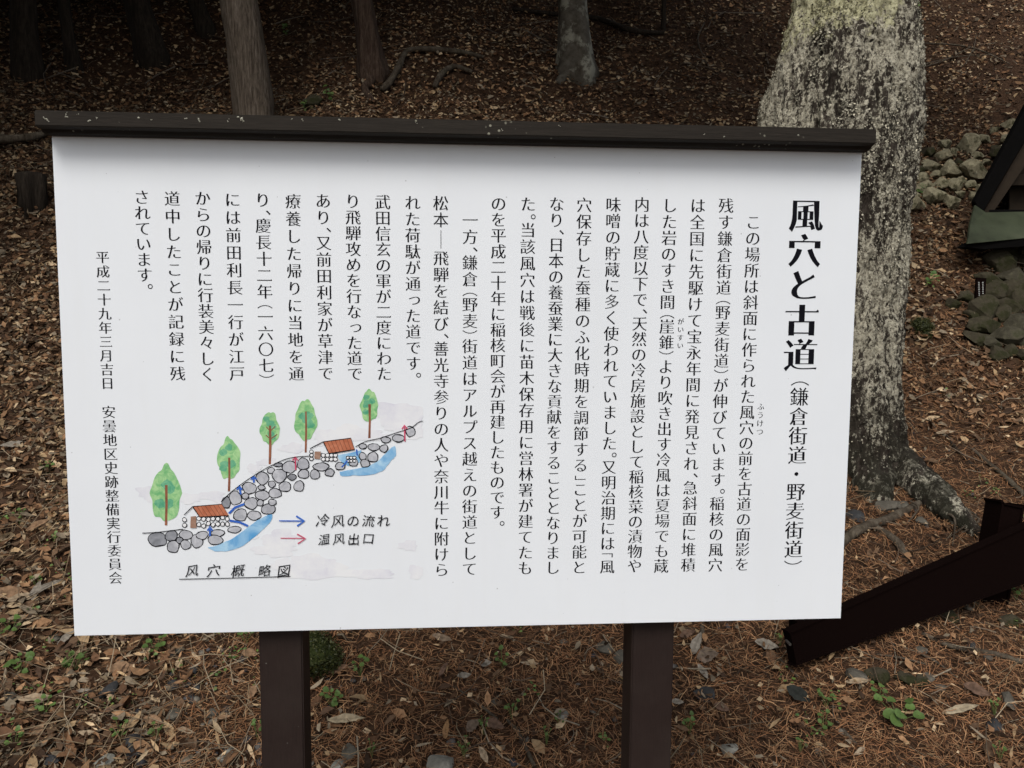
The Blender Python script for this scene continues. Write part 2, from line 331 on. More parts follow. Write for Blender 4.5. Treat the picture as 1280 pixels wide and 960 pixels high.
# ---- lettering: glyph outlines of the built-in font, redrawn with thin horizontals (book face)
GL = {}
def glyph(ch, dx, dy, uro):
    key = (ch, dx, dy, uro)
    if key in GL: return GL[key]
    fc = bpy.data.curves.new('t', 'FONT'); fc.body = ch; fo = bpy.data.objects.new('t', fc); COL.objects.link(fo)
    dg = bpy.context.evaluated_depsgraph_get(); kc = fo.evaluated_get(dg).to_curve(dg)
    polys = []
    for s_ in kc.splines:
        bp = s_.bezier_points; n = len(bp); pts = []
        for i in range(n):
            a, b = bp[i], bp[(i+1) % n]
            p0, p1, p2, p3 = a.co, a.handle_right, b.handle_left, b.co
            straight = (p1-p0).length < 1e-5 or abs((p3-p0).normalized().dot((p1-p0).normalized())) > .9995 and abs((p3-p0).normalized().dot((p3-p2).normalized() if (p3-p2).length > 1e-6 else (p3-p0).normalized())) > .9995
            m_ = 1 if straight else 5
            for j in range(m_):
                t = j/m_; pts.append(((1-t)**3*p0+3*(1-t)**2*t*p1+3*(1-t)*t*t*p2+t**3*p3).to_2d())
        q = []
        for p in pts:
            if not q or (p-q[-1]).length > 1e-4: q.append(p)
        if len(q) > 1 and (q[0]-q[-1]).length < 1e-4: q.pop()
        if len(q) > 2: polys.append(q)
    fo.to_curve_clear(); bpy.data.objects.remove(fo); bpy.data.curves.remove(fc)
    out = []; plain = []
    def area(q): return sum(q[i].x*q[(i+1) % len(q)].y-q[(i+1) % len(q)].x*q[i].y for i in range(len(q)))/2
    # outer contours of this font run one way, holes the other: sign decided by the largest
    sgn = 1 if area(max(polys, key=lambda q: abs(area(q)))) > 0 else -1
    E0 = np.array([[a.x, a.y, b.x, b.y] for q in polys for a, b in zip(q, q[1:]+q[:1])])
    def clear(m, d):      # distance from m along d to the nearest outline edge
        ax, ay, bx, by = E0.T; ex, ey = bx-ax, by-ay; den = d.x*ey-d.y*ex; den = np.where(abs(den) < 1e-9, 1e-9, den)
        t = ((ax-m.x)*ey-(ay-m.y)*ex)/den; u = ((ax-m.x)*d.y-(ay-m.y)*d.x)/den
        t = t[(u > -.01) & (u < 1.01) & (t > 2e-4)]; return float(t.min()) if len(t) else 9.
    for q in polys:
        n = len(q); N = []; DD = []
        for i in range(n):
            e = (q[(i+1) % n]-q[i]).normalized(); N.append(Vector((e.y, -e.x))*sgn)
            nn = N[-1]; want = dx*nn.x**2+dy*nn.y**2; mid = (q[i]+q[(i+1) % n])/2
            DD.append(-min(-want, .31*clear(mid, -nn)) if want < 0 else min(want, .24*clear(mid, nn)))
        r = []
        for i in range(n):
            n1, n2 = N[i-1], N[i]; d1, d2 = DD[i-1], DD[i]
            det = n1.x*n2.y-n1.y*n2.x
            if abs(det) < .35:
                nn = (n1+n2).normalized() if (n1+n2).length > 1e-3 else n1; dsp = nn*((d1+d2)/2)
            else: dsp = Vector(((d1*n2.y-d2*n1.y)/det, (n1.x*d2-n2.x*d1)/det))
            mx = max(abs(dx), abs(dy))*1.5
            if dsp.length > mx: dsp = dsp*(mx/dsp.length)
            r.append(q[i]+dsp)
        plain.append(list(r))
        if uro:     # little triangle on the right end of horizontals
            rr = []; i = 0
            for i in range(n):
                a, b = q[i], q[(i+1) % n]; e = b-a; nn = N[i]
                pv = q[i]-q[i-1]; nx_ = q[(i+2) % n]-q[(i+1) % n]
                rr.append(r[i])
                if area(q)*sgn > 0 and (pv.x*e.y-pv.y*e.x)*sgn > 0 and (e.x*nx_.y-e.y*nx_.x)*sgn > 0 and nn.x > .93 and .04 < abs(e.y) < .10 and pv.length > .3 and nx_.length > .3 and abs(pv.y) < .1*abs(pv.x) and abs(nx_.y) < .1*abs(nx_.x):
                    top, bot = (r[i], r[(i+1) % n]) if e.y < 0 else (r[(i+1) % n], r[i])
                    peak = Vector((top.x-.03, top.y+.045)); left = Vector((top.x-.075, top.y))
                    if e.y < 0: rr[-1] = left; rr += [peak, Vector((top.x+.004, top.y+.006))]
                    else: rr += [Vector((top.x+.004, top.y+.006)), peak, left]; 
            # for the other direction drop the duplicate corner that follows
            r = rr
        out.append(r)
    def fill(outl):
        cu_ = bpy.data.curves.new('g', 'CURVE'); cu_.dimensions = '2D'; cu_.fill_mode = 'BOTH'
        for r_ in outl:
            sp_ = cu_.splines.new('POLY'); sp_.points.add(len(r_)-1)
            for i_, p_ in enumerate(r_): sp_.points[i_].co = (p_.x, p_.y, 0, 1)
            sp_.use_cyclic_u = True
        go_ = bpy.data.objects.new('g', cu_); COL.objects.link(go_)
        ge_ = go_.evaluated_get(bpy.context.evaluated_depsgraph_get()); me_ = ge_.to_mesh()
        vs_ = np.array([v.co[:2] for v in me_.vertices]); fs_ = [tuple(p.vertices) for p in me_.polygons]
        ge_.to_mesh_clear(); bpy.data.objects.remove(go_); bpy.data.curves.remove(cu_)
        fa = sum(abs(area([Vector(vs_[k]) for k in f])) for f in fs_); ta = abs(sum(area(r_) for r_ in outl))
        return vs_, fs_, abs(fa-ta)/ta
    for f_ in (1, .8, .6, .4, .2, 0):
        o2 = out if f_ == 1 else [[a.lerp(b, f_) for a, b in zip(q_, r_)] for q_, r_ in zip(polys, plain)]
        vs, fs, err = fill(o2)
        if err < .012: break
    else: print('glyph', ch, err)
    if f_ < 1: print('glyph softened', ch, f_)
    GL[key] = (vs, fs); return GL[key]
    cu = bpy.data.curves.new('g', 'CURVE'); cu.dimensions = '2D'; cu.fill_mode = 'BOTH'
    for r in out:
        sp = cu.splines.new('POLY'); sp.points.add(len(r)-1)
        for i, p in enumerate(r): sp.points[i].co = (p.x, p.y, 0, 1)
        sp.use_cyclic_u = True
    go = bpy.data.objects.new('g', cu); COL.objects.link(go)
    dg = bpy.context.evaluated_depsgraph_get(); ge = go.evaluated_get(dg); me = ge.to_mesh()
    vs = np.array([v.co[:2] for v in me.vertices]); fs = [tuple(p.vertices) for p in me.polygons]
    ge.to_mesh_clear(); bpy.data.objects.remove(go); bpy.data.curves.remove(cu)
    GL[key] = (vs, fs); return GL[key]
VERT = {'（': '︵', '）': '︶', '「': '﹁', '」': '﹂', 'ー': '｜'}
HALF = '、。︵︶﹁﹂・'
SMALL = 'っゃゅょ'
def column(text, x, z0, z1, em, style, name='lettering', wts=None, sq=1.0):
    dx, dy, uro = style; T = [VERT.get(c, c) for c in text]
    wt = [(wts or {}).get(c, .54 if c in HALF else (1.3 if c == '—' else 1.0)) for c in T]
    pitch = (z0-z1)/sum(wt); V = []; Fc = []; z = z0
    for c, w_ in zip(T, wt):
        cell = pitch*w_; cy = z-cell/2
        if c not in ' 　':
            if c == '—':
                h_ = cell*.42; t = em*.018; b0 = len(V); V += [(x-t, cy-h_), (x+t, cy-h_), (x+t, cy+h_), (x-t, cy+h_)]; Fc.append((b0, b0+1, b0+2, b0+3)); z -= cell; continue
            if c == '｜': pass
            vs, fs = glyph(c, dx if c not in HALF else 0, dy if c not in HALF else (-.012 if c in '︵︶﹁﹂' else 0), uro and c not in HALF)
            v = vs.copy()
            if c in '︵︶﹁﹂・':
                v -= (v.max(0)+v.min(0))/2; v[:, 1] *= .9
                if c == '︶': v[:, 1] += .14
                elif c == '︵': v[:, 1] -= .14
            elif c in '、。':
                v -= (v.max(0)+v.min(0))/2; v += np.array([.33, .04])
            else:
                v -= np.array([.5, .355])
                if c in SMALL: v += np.array([.08, .08])
            b0 = len(V)
            for p in v: V.append((x+p[0]*em, cy+p[1]*em*sq))
            for f_ in fs: Fc.append(tuple(i+b0 for i in f_))
        z -= cell
    me = mesh(name, [(a, -.0005, b) for a, b in V], Fc)
    return link(name, me, sign, M['ink'])
BODY = (.013, -.016, True); BOLD = (.045, -.018, True); SEMI = (.022, -.018, True)
COLS = [
 ('この場所は斜面に作られた風穴の前を古道の面影を', 941, 268, 928, 715),
 ('残す鎌倉街道（野麦街道）が伸びています。稲核の風穴', 907, 247, 894.5, 716),
 ('は全国に先駆けて宝永年間に発見され、急斜面に堆積', 872.5, 247, 860, 716),
 ('した岩のすき間（崖錐）より吹き出す冷風は夏場でも蔵', 837, 247, 826.6, 717),
 ('内は八度以下で、天然の冷房施設として稲核菜の漬物や', 802, 246, 793.5, 717),
 ('味噌の貯蔵に多く使われていました。又明治期には「風', 766.7, 246, 759, 718),
 ('穴保存した蚕種のふ化時期を調節する」ことが可能と', 730, 246, 724, 719),
 ('なり、日本の養蚕業に大きな貢献をすることとなりまし', 695.6, 245.5, 691, 719),
 ('た。当該風穴は戦後に苗木保存用に営林署が建てたも', 659.5, 245, 657, 720),
 ('のを平成二十年に稲核町会が再建したものです。', 623, 245, 621.5, 660),
 ('一方、鎌倉（野麦）街道はアルプス越えの街道として', 587, 265, 587.5, 721),
 ('松本—飛騨を結び、善光寺参りの人や奈川牛に附けら', 551, 244, 552, 722),
 ('れた荷駄が通った道です。', 514.5, 243.5, 518, 475),
 ('武田信玄の軍が二度にわた', 478, 243, 480.6, 477),
 ('り飛騨攻めを行なった道で', 440, 242, 444.6, 477),
 ('あり、又前田利家が草津で', 403, 241, 408, 477),
 ('療養した帰りに当地を通', 365, 241, 371.5, 478),
 ('り、慶長十二年（一六〇七）', 328, 240, 333.5, 478),
 ('には前田利長一行が江戸', 291, 239, 296, 478),
 ('からの帰りに行装美々しく', 254, 238, 259, 478),
 ('道中したことが記録に残', 215, 237.5, 222.5, 478),
 ('されています。', 177.5, 237, 181, 364)]
def colp(t, xa, ya, xb, yb, em_px, st, **kw):
    a = on_panel(xa, ya); b = on_panel(xb, yb); m_ = pxm(Vector((a[0], 0, (a[1]+b[1])/2)))
    return column(t, (a[0]+b[0])/2, a[1], b[1], em_px*m_, st, **kw)
for c in COLS: colp(*c, 19.6, BODY)
colp('風穴と古道', 1006.5, 247, 1001, 466, 43.5, BOLD, name='title_lettering')
colp('（鎌倉街道・野麦街道）', 1001, 468, 990, 714, 24.5, SEMI, name='subtitle_lettering', wts={'・': .9, '︵': .65, '︶': .65})
colp('平成二十九年三月吉日', 128, 313, 134.5, 488, 16.6, BODY)
colp('安曇地区史跡整備実行委員会', 136.5, 506.5, 144, 731, 17.2, BODY)
colp('ふうけつ', 951, 503, 949.5, 545, 9.4, BODY); colp('がいすい', 851.5, 397, 849.5, 437, 8.6, BODY)
# ---- the printed water-colour sketch
ill = [0]
def uvp(u, v, lay):
    p = at_y(160+u/3.368, 480+v/3.368, -lay); return (p.x, p.y, p.z)
def lay():
    ill[0] += 1; return .0004 + ill[0]*.000006
def poly(name, pts, mat, jit=0, sub=1, L=None):
    L = L or lay(); q = []
    n = len(pts)
    for i in range(n):
        a, b = pts[i], pts[(i+1) % n]
        for j in range(sub):
            t = j/sub; q.append((a[0]+(b[0]-a[0])*t+rnd.gauss(0, jit), a[1]+(b[1]-a[1])*t+rnd.gauss(0, jit)))
    from mathutils.geometry import tessellate_polygon
    V = [uvp(u, v, L) for u, v in q]; T = tessellate_polygon([[Vector((u, v, 0)) for u, v in q]])
    return V, [tuple(t) for t in T]
def stroke(pts, wd, L=None, jit=0):
    L = L or lay(); V = []; Fc = []; P = [Vector(p) for p in pts]
    for i, p in enumerate(P):
        d = (P[min(i+1, len(P)-1)]-P[max(i-1, 0)]).normalized(); nn = Vector((-d.y, d.x)); ww = wd/2*(1+rnd.gauss(0, jit))
        V += [uvp(*(p+nn*ww), L), uvp(*(p-nn*ww), L)]
    for i in range(len(P)-1): Fc.append((2*i, 2*i+1, 2*i+3, 2*i+2))
    return V, Fc
def smooth_line(pts, n=6):
    out = []
    for i in range(len(pts)-1):
        p0, p1, p2, p3 = pts[max(i-1, 0)], pts[i], pts[i+1], pts[min(i+2, len(pts)-1)]
        for j in range(n):
            t = j/n; out.append(tuple(.5*((2*p1[a])+(-p0[a]+p2[a])*t+(2*p0[a]-5*p1[a]+4*p2[a]-p3[a])*t*t+(-p0[a]+3*p1[a]-3*p2[a]+p3[a])*t**3) for a in (0, 1)))
    out.append(pts[-1]); return out
def joined(name, parts, mat):
    if name in ('background_wash', 'sketch_water', 'sketch_stone', 'sketch_door', 'sketch_tree_shade'):
        for p_ in parts: o_ = link(name, mesh(name, *p_), sign, mat)
        return o_
    V = []; Fc = []
    for v, f_ in parts:
        b0 = len(V); V += v; Fc += [tuple(i+b0 for i in q) for q in f_]
    o_ = link(name, mesh(name, V, Fc), sign, mat)
    if len(parts) > 2: o_['kind'] = 'stuff'
    return o_
def watercolour(name, a, b, sc=45, paper=0.0):
    m_ = NB(name); n_ = m_.noise(sc, 5, .6, dist=1.0); c = m_.ramp(n_, [(.35, a), (.65, b)])
    if paper: c = m_.mix(m_.ramp(m_.noise(sc*.35, 5, .7), [(.36, 0.), (.60, paper)]), c, (.80, .81, .82))
    m_.col(c); m_.rough(.5); return m_.m
W_ = {'wash': watercolour('lavender_wash', (.66, .66, .73), (.74, .75, .79), 30, 1.0),
      'g1': watercolour('leaf_wash', (.16, .44, .18), (.42, .66, .32), 70), 'g2': watercolour('deep_leaf_wash', (.08, .33, .19), (.20, .48, .28), 70),
      'tr': watercolour('trunk_wash', (.20, .075, .045), (.34, .13, .07)), 'st': watercolour('stone_wash', (.36, .37, .40), (.55, .56, .59)),
      'sd': watercolour('dark_stone_wash', (.20, .21, .23), (.32, .33, .36)), 'rf': watercolour('roof_wash', (.40, .12, .06), (.55, .21, .12)),
      'wa': watercolour('water_wash', (.10, .33, .62), (.42, .64, .80), 18), 'bl': watercolour('blue_ink', (.03, .10, .45), (.05, .16, .55)),
      'rd': watercolour('red_ink', (.52, .06, .12), (.62, .10, .18)), 'wt': watercolour('paper_white', (.78, .79, .80), (.83, .83, .84)), 'dw': watercolour('door_wash', (.28, .15, .10), (.38, .24, .18))}
def soft_wash(name, blobs):
    # ragged overlapping blots standing for the airy background wash, faded by the paper noise
    parts = []
    for (u, v, a, b) in blobs:
        pts = []
        for i in range(36):
            t = i/36*6.283; r = 1+.16*math.sin(3*t+u)+.10*math.sin(7*t+v)+rnd.gauss(0, .05); pts.append((min(1242, u+a*r*math.cos(t)), v+b*r*math.sin(t)))
        parts.append(poly(name, pts, None))
    return joined(name, parts, W_['wash'])
soft_wash('background_wash', [(110, 460, 70, 34), (260, 480, 60, 22), (350, 470, 60, 20), (850, 225, 70, 34), (690, 270, 50, 22), (1140, 130, 110, 55), (1200, 200, 50, 35), (930, 190, 60, 20), (590, 330, 50, 16), (530, 355, 30, 20), (620, 700, 90, 28), (660, 760, 60, 24), (800, 795, 160, 26), (1215, 790, 35, 30), (1180, 680, 40, 22), (520, 640, 30, 14), (980, 215, 130, 26), (1160, 170, 80, 60), (640, 650, 70, 40), (780, 760, 120, 40), (1010, 800, 120, 20), (430, 500, 60, 20)])
def tree_ill(cx, cy, hw, hh, ty, tw, by):
    pts = []; N = 22
    for i in range(N):
        t = i/N*6.283; r = 1+.05*math.sin(5*t+cx)+.05*math.sin(8*t+cy)+rnd.gauss(0, .02); sx = 1 - .30*max(0, -math.sin(t))
        pts.append((cx+hw*r*math.cos(t)*sx, cy+hh*r*math.sin(t)))
    o = joined('sketch_tree_crown', [poly('c', smooth_line(pts+[pts[0]], 3)[:-1], None)], W_['g1'])
    bl_ = []
    for k_ in range(6):
        a = rnd.uniform(-.5, .4)*hw; b_ = rnd.uniform(-.55, .6)*hh; q = [(cx+a+.34*hw*(1+rnd.gauss(0, .12))*math.cos(t), cy+b_+.17*hh*(1+rnd.gauss(0, .12))*math.sin(t)) for t in [i/12*6.283 for i in range(12)]]
        bl_.append(poly('d', q, None))
    joined('sketch_tree_shade', bl_, W_['g2'])
    joined('sketch_tree_trunk', [stroke([(cx+1, ty), (cx+2, (ty+by)/2), (cx, by)], tw, jit=.1)], W_['tr'])
for a in [(160, 460, 66, 118, 425, 11, 595), (425, 312, 50, 88, 310, 9, 452), (597, 185, 42, 70, 175, 11, 338), (748, 150, 48, 86, 115, 9, 288), (1016, 90, 38, 68, 85, 10, 228)]: tree_ill(*a)
joined('sketch_tree_trunk', [stroke([(600, 232), (580, 215)], 4), stroke([(600, 232), (628, 212)], 4), stroke([(600, 200), (582, 180)], 4), stroke([(600, 198), (620, 178)], 4)], W_['tr'])
joined('sketch_water', [poly('w', smooth_line([(335, 688), (372, 680), (430, 655), (470, 630), (530, 585), (570, 560), (606, 548), (600, 580), (560, 620), (520, 655), (465, 690), (410, 705), (365, 704), (335, 688)], 3)[:-1], None, 1),
    poly('w', smooth_line([(890, 370), (940, 360), (1000, 350), (1050, 325), (1085, 290), (1122, 262), (1128, 300), (1098, 335), (1070, 365), (1020, 382), (950, 386), (900, 388), (890, 370)], 3)[:-1], None, 1),
    poly('w', [(880, 300), (985, 275), (975, 330), (930, 345), (900, 330)], None, 1.5, 2)], W_['wa'])
ST = [(125, 655, 42, 30, 1), (182, 640, 26, 24, 1), (190, 685, 27, 26, 0), (244, 635, 28, 20, 0), (218, 658, 14, 14, 1), (243, 677, 22, 20, 0), (290, 662, 25, 28, 0), (312, 637, 26, 17, 0), (378, 627, 27, 15, 0), (368, 657, 33, 20, 0), (447, 613, 28, 14, 0),
      (413, 500, 20, 24, 1), (452, 480, 27, 30, 0), (511, 438, 28, 25, 0), (473, 552, 30, 26, 0), (531, 553, 27, 20, 0), (494, 472, 16, 13, 0), (519, 502, 27, 25, 0), (566, 396, 26, 28, 0), (562, 436, 16, 10, 0), (565, 468, 28, 21, 0), (556, 500, 15, 14, 0), (606, 422, 15, 14, 0), (590, 527, 32, 22, 0), (608, 498, 16, 14, 0), (602, 365, 17, 13, 0), (637, 385, 29, 29, 0), (632, 340, 19, 8, 1), (678, 350, 30, 26, 0), (619, 460, 28, 20, 0), (660, 433, 27, 21, 0), (690, 392, 17, 13, 1), (738, 337, 26, 25, 0), (739, 379, 25, 19, 0), (720, 430, 23, 22, 0), (787, 381, 22, 20, 0), (813, 348, 32, 17, 0), (849, 373, 20, 16, 0), (893, 346, 22, 16, 0), (949, 330, 20, 17, 0), (998, 334, 20, 17, 0), (1031, 308, 24, 21, 0), (988, 304, 16, 16, 0), (1035, 265, 24, 15, 0), (1077, 271, 17, 16, 0), (1085, 235, 20, 13, 0), (1138, 228, 24, 16, 0), (1189, 200, 20, 22, 0), (989, 262, 17, 11, 0)]
small = []
for i in range(20): small.append((238+ (i % 10)*20, 568+(i//10)*22+rnd.gauss(0, 3), 9, 9, 2))
small = [s_ for s_ in small if not 255 < s_[0] < 285]+[(772, 285+i*15, 8, 7, 2) for i in range(3)]+[(822+(i % 4)*17, 300+(i//4)*17, 9, 8, 2) for i in range(8)]+[(925+i % 3*14, 310+i//3*14, 7, 6, 2) for i in range(6)]
fill = {0: [], 1: [], 2: []}; outl = []
for (u, v, a, b, kd) in ST+small:
    ph = rnd.random()*6; N = 14
    pts = [(u+a*(1+.09*math.sin(2*t+ph)+rnd.gauss(0, .035))*math.cos(t), v+b*(1+.08*math.cos(3*t+ph)+rnd.gauss(0, .035))*math.sin(t)) for t in [i/N*6.283 for i in range(N)]]
    fill[kd].append(poly('s', pts, None)); outl.append(stroke(pts+[pts[0]], 3.8 if kd < 2 else 3.2, jit=.25))
for kd, mt in ((0, 'st'), (1, 'sd'), (2, 'wt')): joined('sketch_stone', fill[kd], W_[mt])
joined('sketch_arrows', [stroke([(345, 640), (345, 608)], 8), stroke([(334, 618), (345, 600), (356, 618)], 7), stroke([(425, 545), (450, 520), (490, 505)], 9), stroke([(428, 575), (470, 582), (505, 598)], 9), stroke([(475, 465), (468, 432)], 8), stroke([(458, 445), (468, 428), (480, 445)], 7), stroke([(530, 415), (528, 392)], 8), stroke([(518, 402), (528, 388), (541, 402)], 7), stroke([(965, 300), (962, 275)], 6), stroke([(900, 350), (925, 322)], 6),
   stroke([(636, 576), (740, 577)], 5), stroke([(708, 556), (742, 577), (712, 598)], 8)], W_['bl'])
joined('sketch_warm_arrows', [stroke([(706, 362), (704, 308)], 6), stroke([(693, 322), (703, 306), (716, 322)], 5), stroke([(1166, 242), (1164, 176)], 6), stroke([(1153, 190), (1164, 173), (1176, 190)], 5), stroke([(642, 649), (742, 650)], 3.5), stroke([(712, 632), (747, 651), (715, 672)], 6)], W_['rd'])
for rp in ([(272, 516), (395, 506), (424, 554), (302, 560)], [(822, 243), (938, 228), (954, 276), (846, 293)]):
    joined('sketch_roof', [poly('r', rp, None)], W_['rf'])
    outl.append(stroke(rp+[rp[0]], 4, jit=.15))
    for j in range(1, 7):
        t = j/7; a = (rp[0][0]+(rp[1][0]-rp[0][0])*t, rp[0][1]+(rp[1][1]-rp[0][1])*t); b_ = (rp[3][0]+(rp[2][0]-rp[3][0])*t, rp[3][1]+(rp[2][1]-rp[3][1])*t); outl.append(stroke([a, b_], 1.2))
joined('sketch_door', [poly('r', [(264, 558), (286, 556), (288, 606), (262, 606)], None), poly('r', [(786, 284), (812, 284), (808, 316), (784, 314)], None)], W_['dw'])
outl += [stroke([(236, 551), (272, 516)], 3.5), stroke([(766, 272), (822, 243)], 3.5), stroke([(60, 628), (120, 625), (232, 611)], 3.5),
         stroke(smooth_line([(392, 496), (440, 450), (520, 392), (600, 345), (680, 312), (768, 303)]), 3.2), stroke(smooth_line([(958, 264), (1000, 242), (1060, 228), (1130, 205), (1190, 185), (1225, 160), (1242, 156)]), 3), stroke([(215, 822), (400, 818), (684, 810)], 3.2)]
joined('sketch_outline', outl, M['ink'])
def hand(text, u0, v0, adv, em, name='handwriting'):
    V = []; Fc = []; L = lay()
    for i, c in enumerate(text):
        vs, fs = glyph(c, .0, .0, False); v = vs-np.array([.5, .355]); sh = .10; b0 = len(V)
        ang = rnd.gauss(.0, .04); s_ = em*rnd.uniform(.93, 1.05); uo = rnd.gauss(0, 1.5)
        for p in v:
            x = p[0]+p[1]*.10; y = p[1]+.04*math.sin(p[0]*5+i)+p[0]*.07; x += .02*math.sin(p[1]*6+i*2)
            V.append(uvp(u0+i*adv+s_*x, v0+uo-s_*y*(.95), L))
        Fc += [tuple(q+b0 for q in f_) for f_ in fs]
    return link(name, mesh(name, V, Fc), sign, M['ink'])
hand('冷风の流れ', 820, 578, 64, 58); hand('温风出口', 826, 653, 62, 55)
for i, (c, u) in enumerate(zip('风穴概略図', (270, 360, 463, 575, 656))): hand(c, u, 787, 0, 58)

# ------------------------------------------------------------------ trees
def tube(path, segs=16, noise_amp=.0, nscale=3, flute=0, seed=0, ang0=0):
    """path: list of (Vector, radius)"""
    V = []; Fc = []; n = len(path)
    prev = None
    for i, (p, r) in enumerate(path):
        d = (path[min(i+1, n-1)][0]-path[max(i-1, 0)][0]).normalized()
        if prev is None: s_ = d.cross(Vector((0, 1, .1))).normalized() if abs(d.y) < .9 else d.cross(Vector((1, 0, 0))).normalized()
        else: s_ = (prev-d*prev.dot(d)).normalized()
        prev = s_; u = d.cross(s_)
        for j in range(segs):
            a = j/segs*2*math.pi; nv = Vector((math.cos(a)*1.5, math.sin(a)*1.5, i*.0)) + p*nscale + Vector((seed, 0, 0))
            rr = r*(1+noise_amp*mnoise.fractal(nv, 1, 2, 4)) + (flute*math.sin(a*5+seed)*r if flute else 0)
            V.append(p+s_*math.cos(a)*rr+u*math.sin(a)*rr)
    for i in range(n-1):
        for j in range(segs):
            a = i*segs+j; b = i*segs+(j+1) % segs; Fc.append((a, b, b+segs, a+segs))
    Fc.append(tuple(range(segs-1, -1, -1))); Fc.append(tuple(range((n-1)*segs, n*segs)))
    return V, Fc
def resample(path, n):
    P = [p for p, r in path]; Rr = [r for p, r in path]; out = []
    for k_ in range(n):
        t = k_/(n-1)*(len(path)-1); i = min(int(t), len(path)-2); f_ = t-i
        p0, p1, p2, p3 = P[max(i-1, 0)], P[i], P[i+1], P[min(i+2, len(P)-1)]
        q = .5*((2*p1)+(-p0+p2)*f_+(2*p0-5*p1+4*p2-p3)*f_*f_+(-p0+3*p1-3*p2+p3)*f_**3)
        out.append((q, Rr[i]*(1-f_)+Rr[i+1]*f_))
    return out
# crown meshes: clumps of small sprays
def crown_mesh(name, n, rad, hgt, seed, size):
    r_ = np.random.default_rng(seed); nc = 46
    cc = r_.normal(0, 1, (nc, 3)); cc /= np.linalg.norm(cc, axis=1, keepdims=True); cc *= (r_.random((nc, 1))**.45); cc *= np.array([rad, rad, hgt])
    idx = r_.integers(0, nc, n); p = cc[idx]+r_.normal(0, 1, (n, 3))*np.array([.42, .42, .26])*rad*.38
    a = r_.random(n)*6.283; N = r_.normal(0, 1, (n, 3)); N[:, 2] += .8; N /= np.linalg.norm(N, axis=1, keepdims=True)
    Xx = np.stack([np.cos(a), np.sin(a), r_.normal(0, .3, n)], 1); Xx -= (Xx*N).sum(1, keepdims=True)*N; Xx /= np.linalg.norm(Xx, axis=1, keepdims=True)
    fr = np.stack([Xx, np.cross(N, Xx), N], 2)
    TV = np.array([[-.5, 0, 0], [-.1, -.28, .05], [.5, 0, -.05], [-.1, .28, .05]]); TF = np.array([[0, 1, 2, 3]])
    sc = (size*r_.uniform(.6, 1.4, n))[:, None]*np.ones((1, 3)); g_ = r_.uniform(.7, 1.3, n)[:, None]*np.array([[.045, .075, .025]])
    return scatter(name, TV, TF, p, fr, sc, g_, M['green'])
CR = [crown_mesh('crown', 5200, 2.3, 2.2, 5, .34), crown_mesh('crown', 5200, 2.0, 2.6, 9, .32)]
def tree(name, base, top, r0, r1, mat, label, flare=1.5, lean=None, crowns=((0, 0, 0, 1),), rings=60, segs=28, amp=.12, flute=.04, group=None, seed=1, roots=()):
    t = empty(name, base, label, 'tree', group); b = Vector(base); tp = Vector(top)
    path = []
    for i in range(rings):
        f_ = (i/(rings-1))**1.4; p = b.lerp(tp, f_)+Vector((0, 0, -.25 if i == 0 else 0)); h = (p-b).length
        p += Vector((.05*math.sin(h*1.1+seed), .05*math.cos(h*.9+seed), 0))*min(1, h)
        path.append((p, (r0+(r1-r0)*f_)*(1+(flare-1)*math.exp(-h/(.9*r0+.12)))))
    V, Fc = tube(path, segs, amp, 2.0/(r0*6), flute, seed)
    link('trunk', mesh('trunk', V, Fc, True), t, mat)
    for rt in roots:
        V, Fc = tube(resample(rt, 26), 12, .18, 8, 0, seed); link('root', mesh('root', V, Fc, True), t, mat)
    for (cx, cy, cz, s_) in crowns:  # crowns out of view; extra ones added forward to shade the upper slope
        c = link('crown', CR[seed % 2], t); c.matrix_world = Matrix.Translation(tp+Vector((cx, cy, cz))) @ Matrix.Rotation(seed*1.7, 4, 'Z') @ Matrix.Scale(s_, 4)
    return t
def proj(p):
    d = Vector(p)-CAM; z = d.dot(fwd); return 640+F*d.dot(rgt)/z, 480-F*d.dot(upv)/z
def tree_px(name, pb, pt, hpx, mat, label, top_z=8.5, base_y=None, **kw):
    """pb: pixel of the base, pt: pixel where the trunk leaves the frame; hpx: width in photo pixels at pt"""
    b = ground_at(*pb) if base_y is None else at_y(pb[0], pb[1], base_y)
    if base_y is not None: b.z = float(H(b.x, b.y))
    q = at_y(pt[0], pt[1], b.y); d = q-b; tz = top_z; tp = b+d*((tz-b.z)/d.z)
    r = hpx/2*pxm(q)
    return tree(name, b, tp, r*1.12, r*.75, mat, label, **kw)
R_ = lambda *a: [(ground_at(x, y)+Vector((0, 0, dz)), r) for x, y, dz, r in a]
tree_px('cedar_tree', (322, 196), (301, 0), 42, M['bark_cedar'], 'straight grey-brown cedar trunk rising behind the left half of the sign cap', seed=2, flare=1.3, crowns=((0, 0, .5, 1.15), (-1, 1.5, 2.5, 1), (1.6, -1.0, 1.0, 1.1), (-2.0, -1.2, .8, 1.2)))
tree_px('cedar_tree', (466, 96), (455, 0), 23, M['bark_red'], 'thin reddish-brown trunk with spreading roots just right of the grey cedar', seed=3, flare=1.7, flute=.09, roots=[R_((460, 92, .06, .05), (463, 108, .04, .045), (456, 116, .03, .035), (468, 128, .0, .02)), R_((472, 90, .06, .045), (476, 104, .0, .025))], crowns=((0, 0, .3, 1.0), (.4, -2.0, 1.2, 1.15), (1.8, -.6, .6, 1.1)))
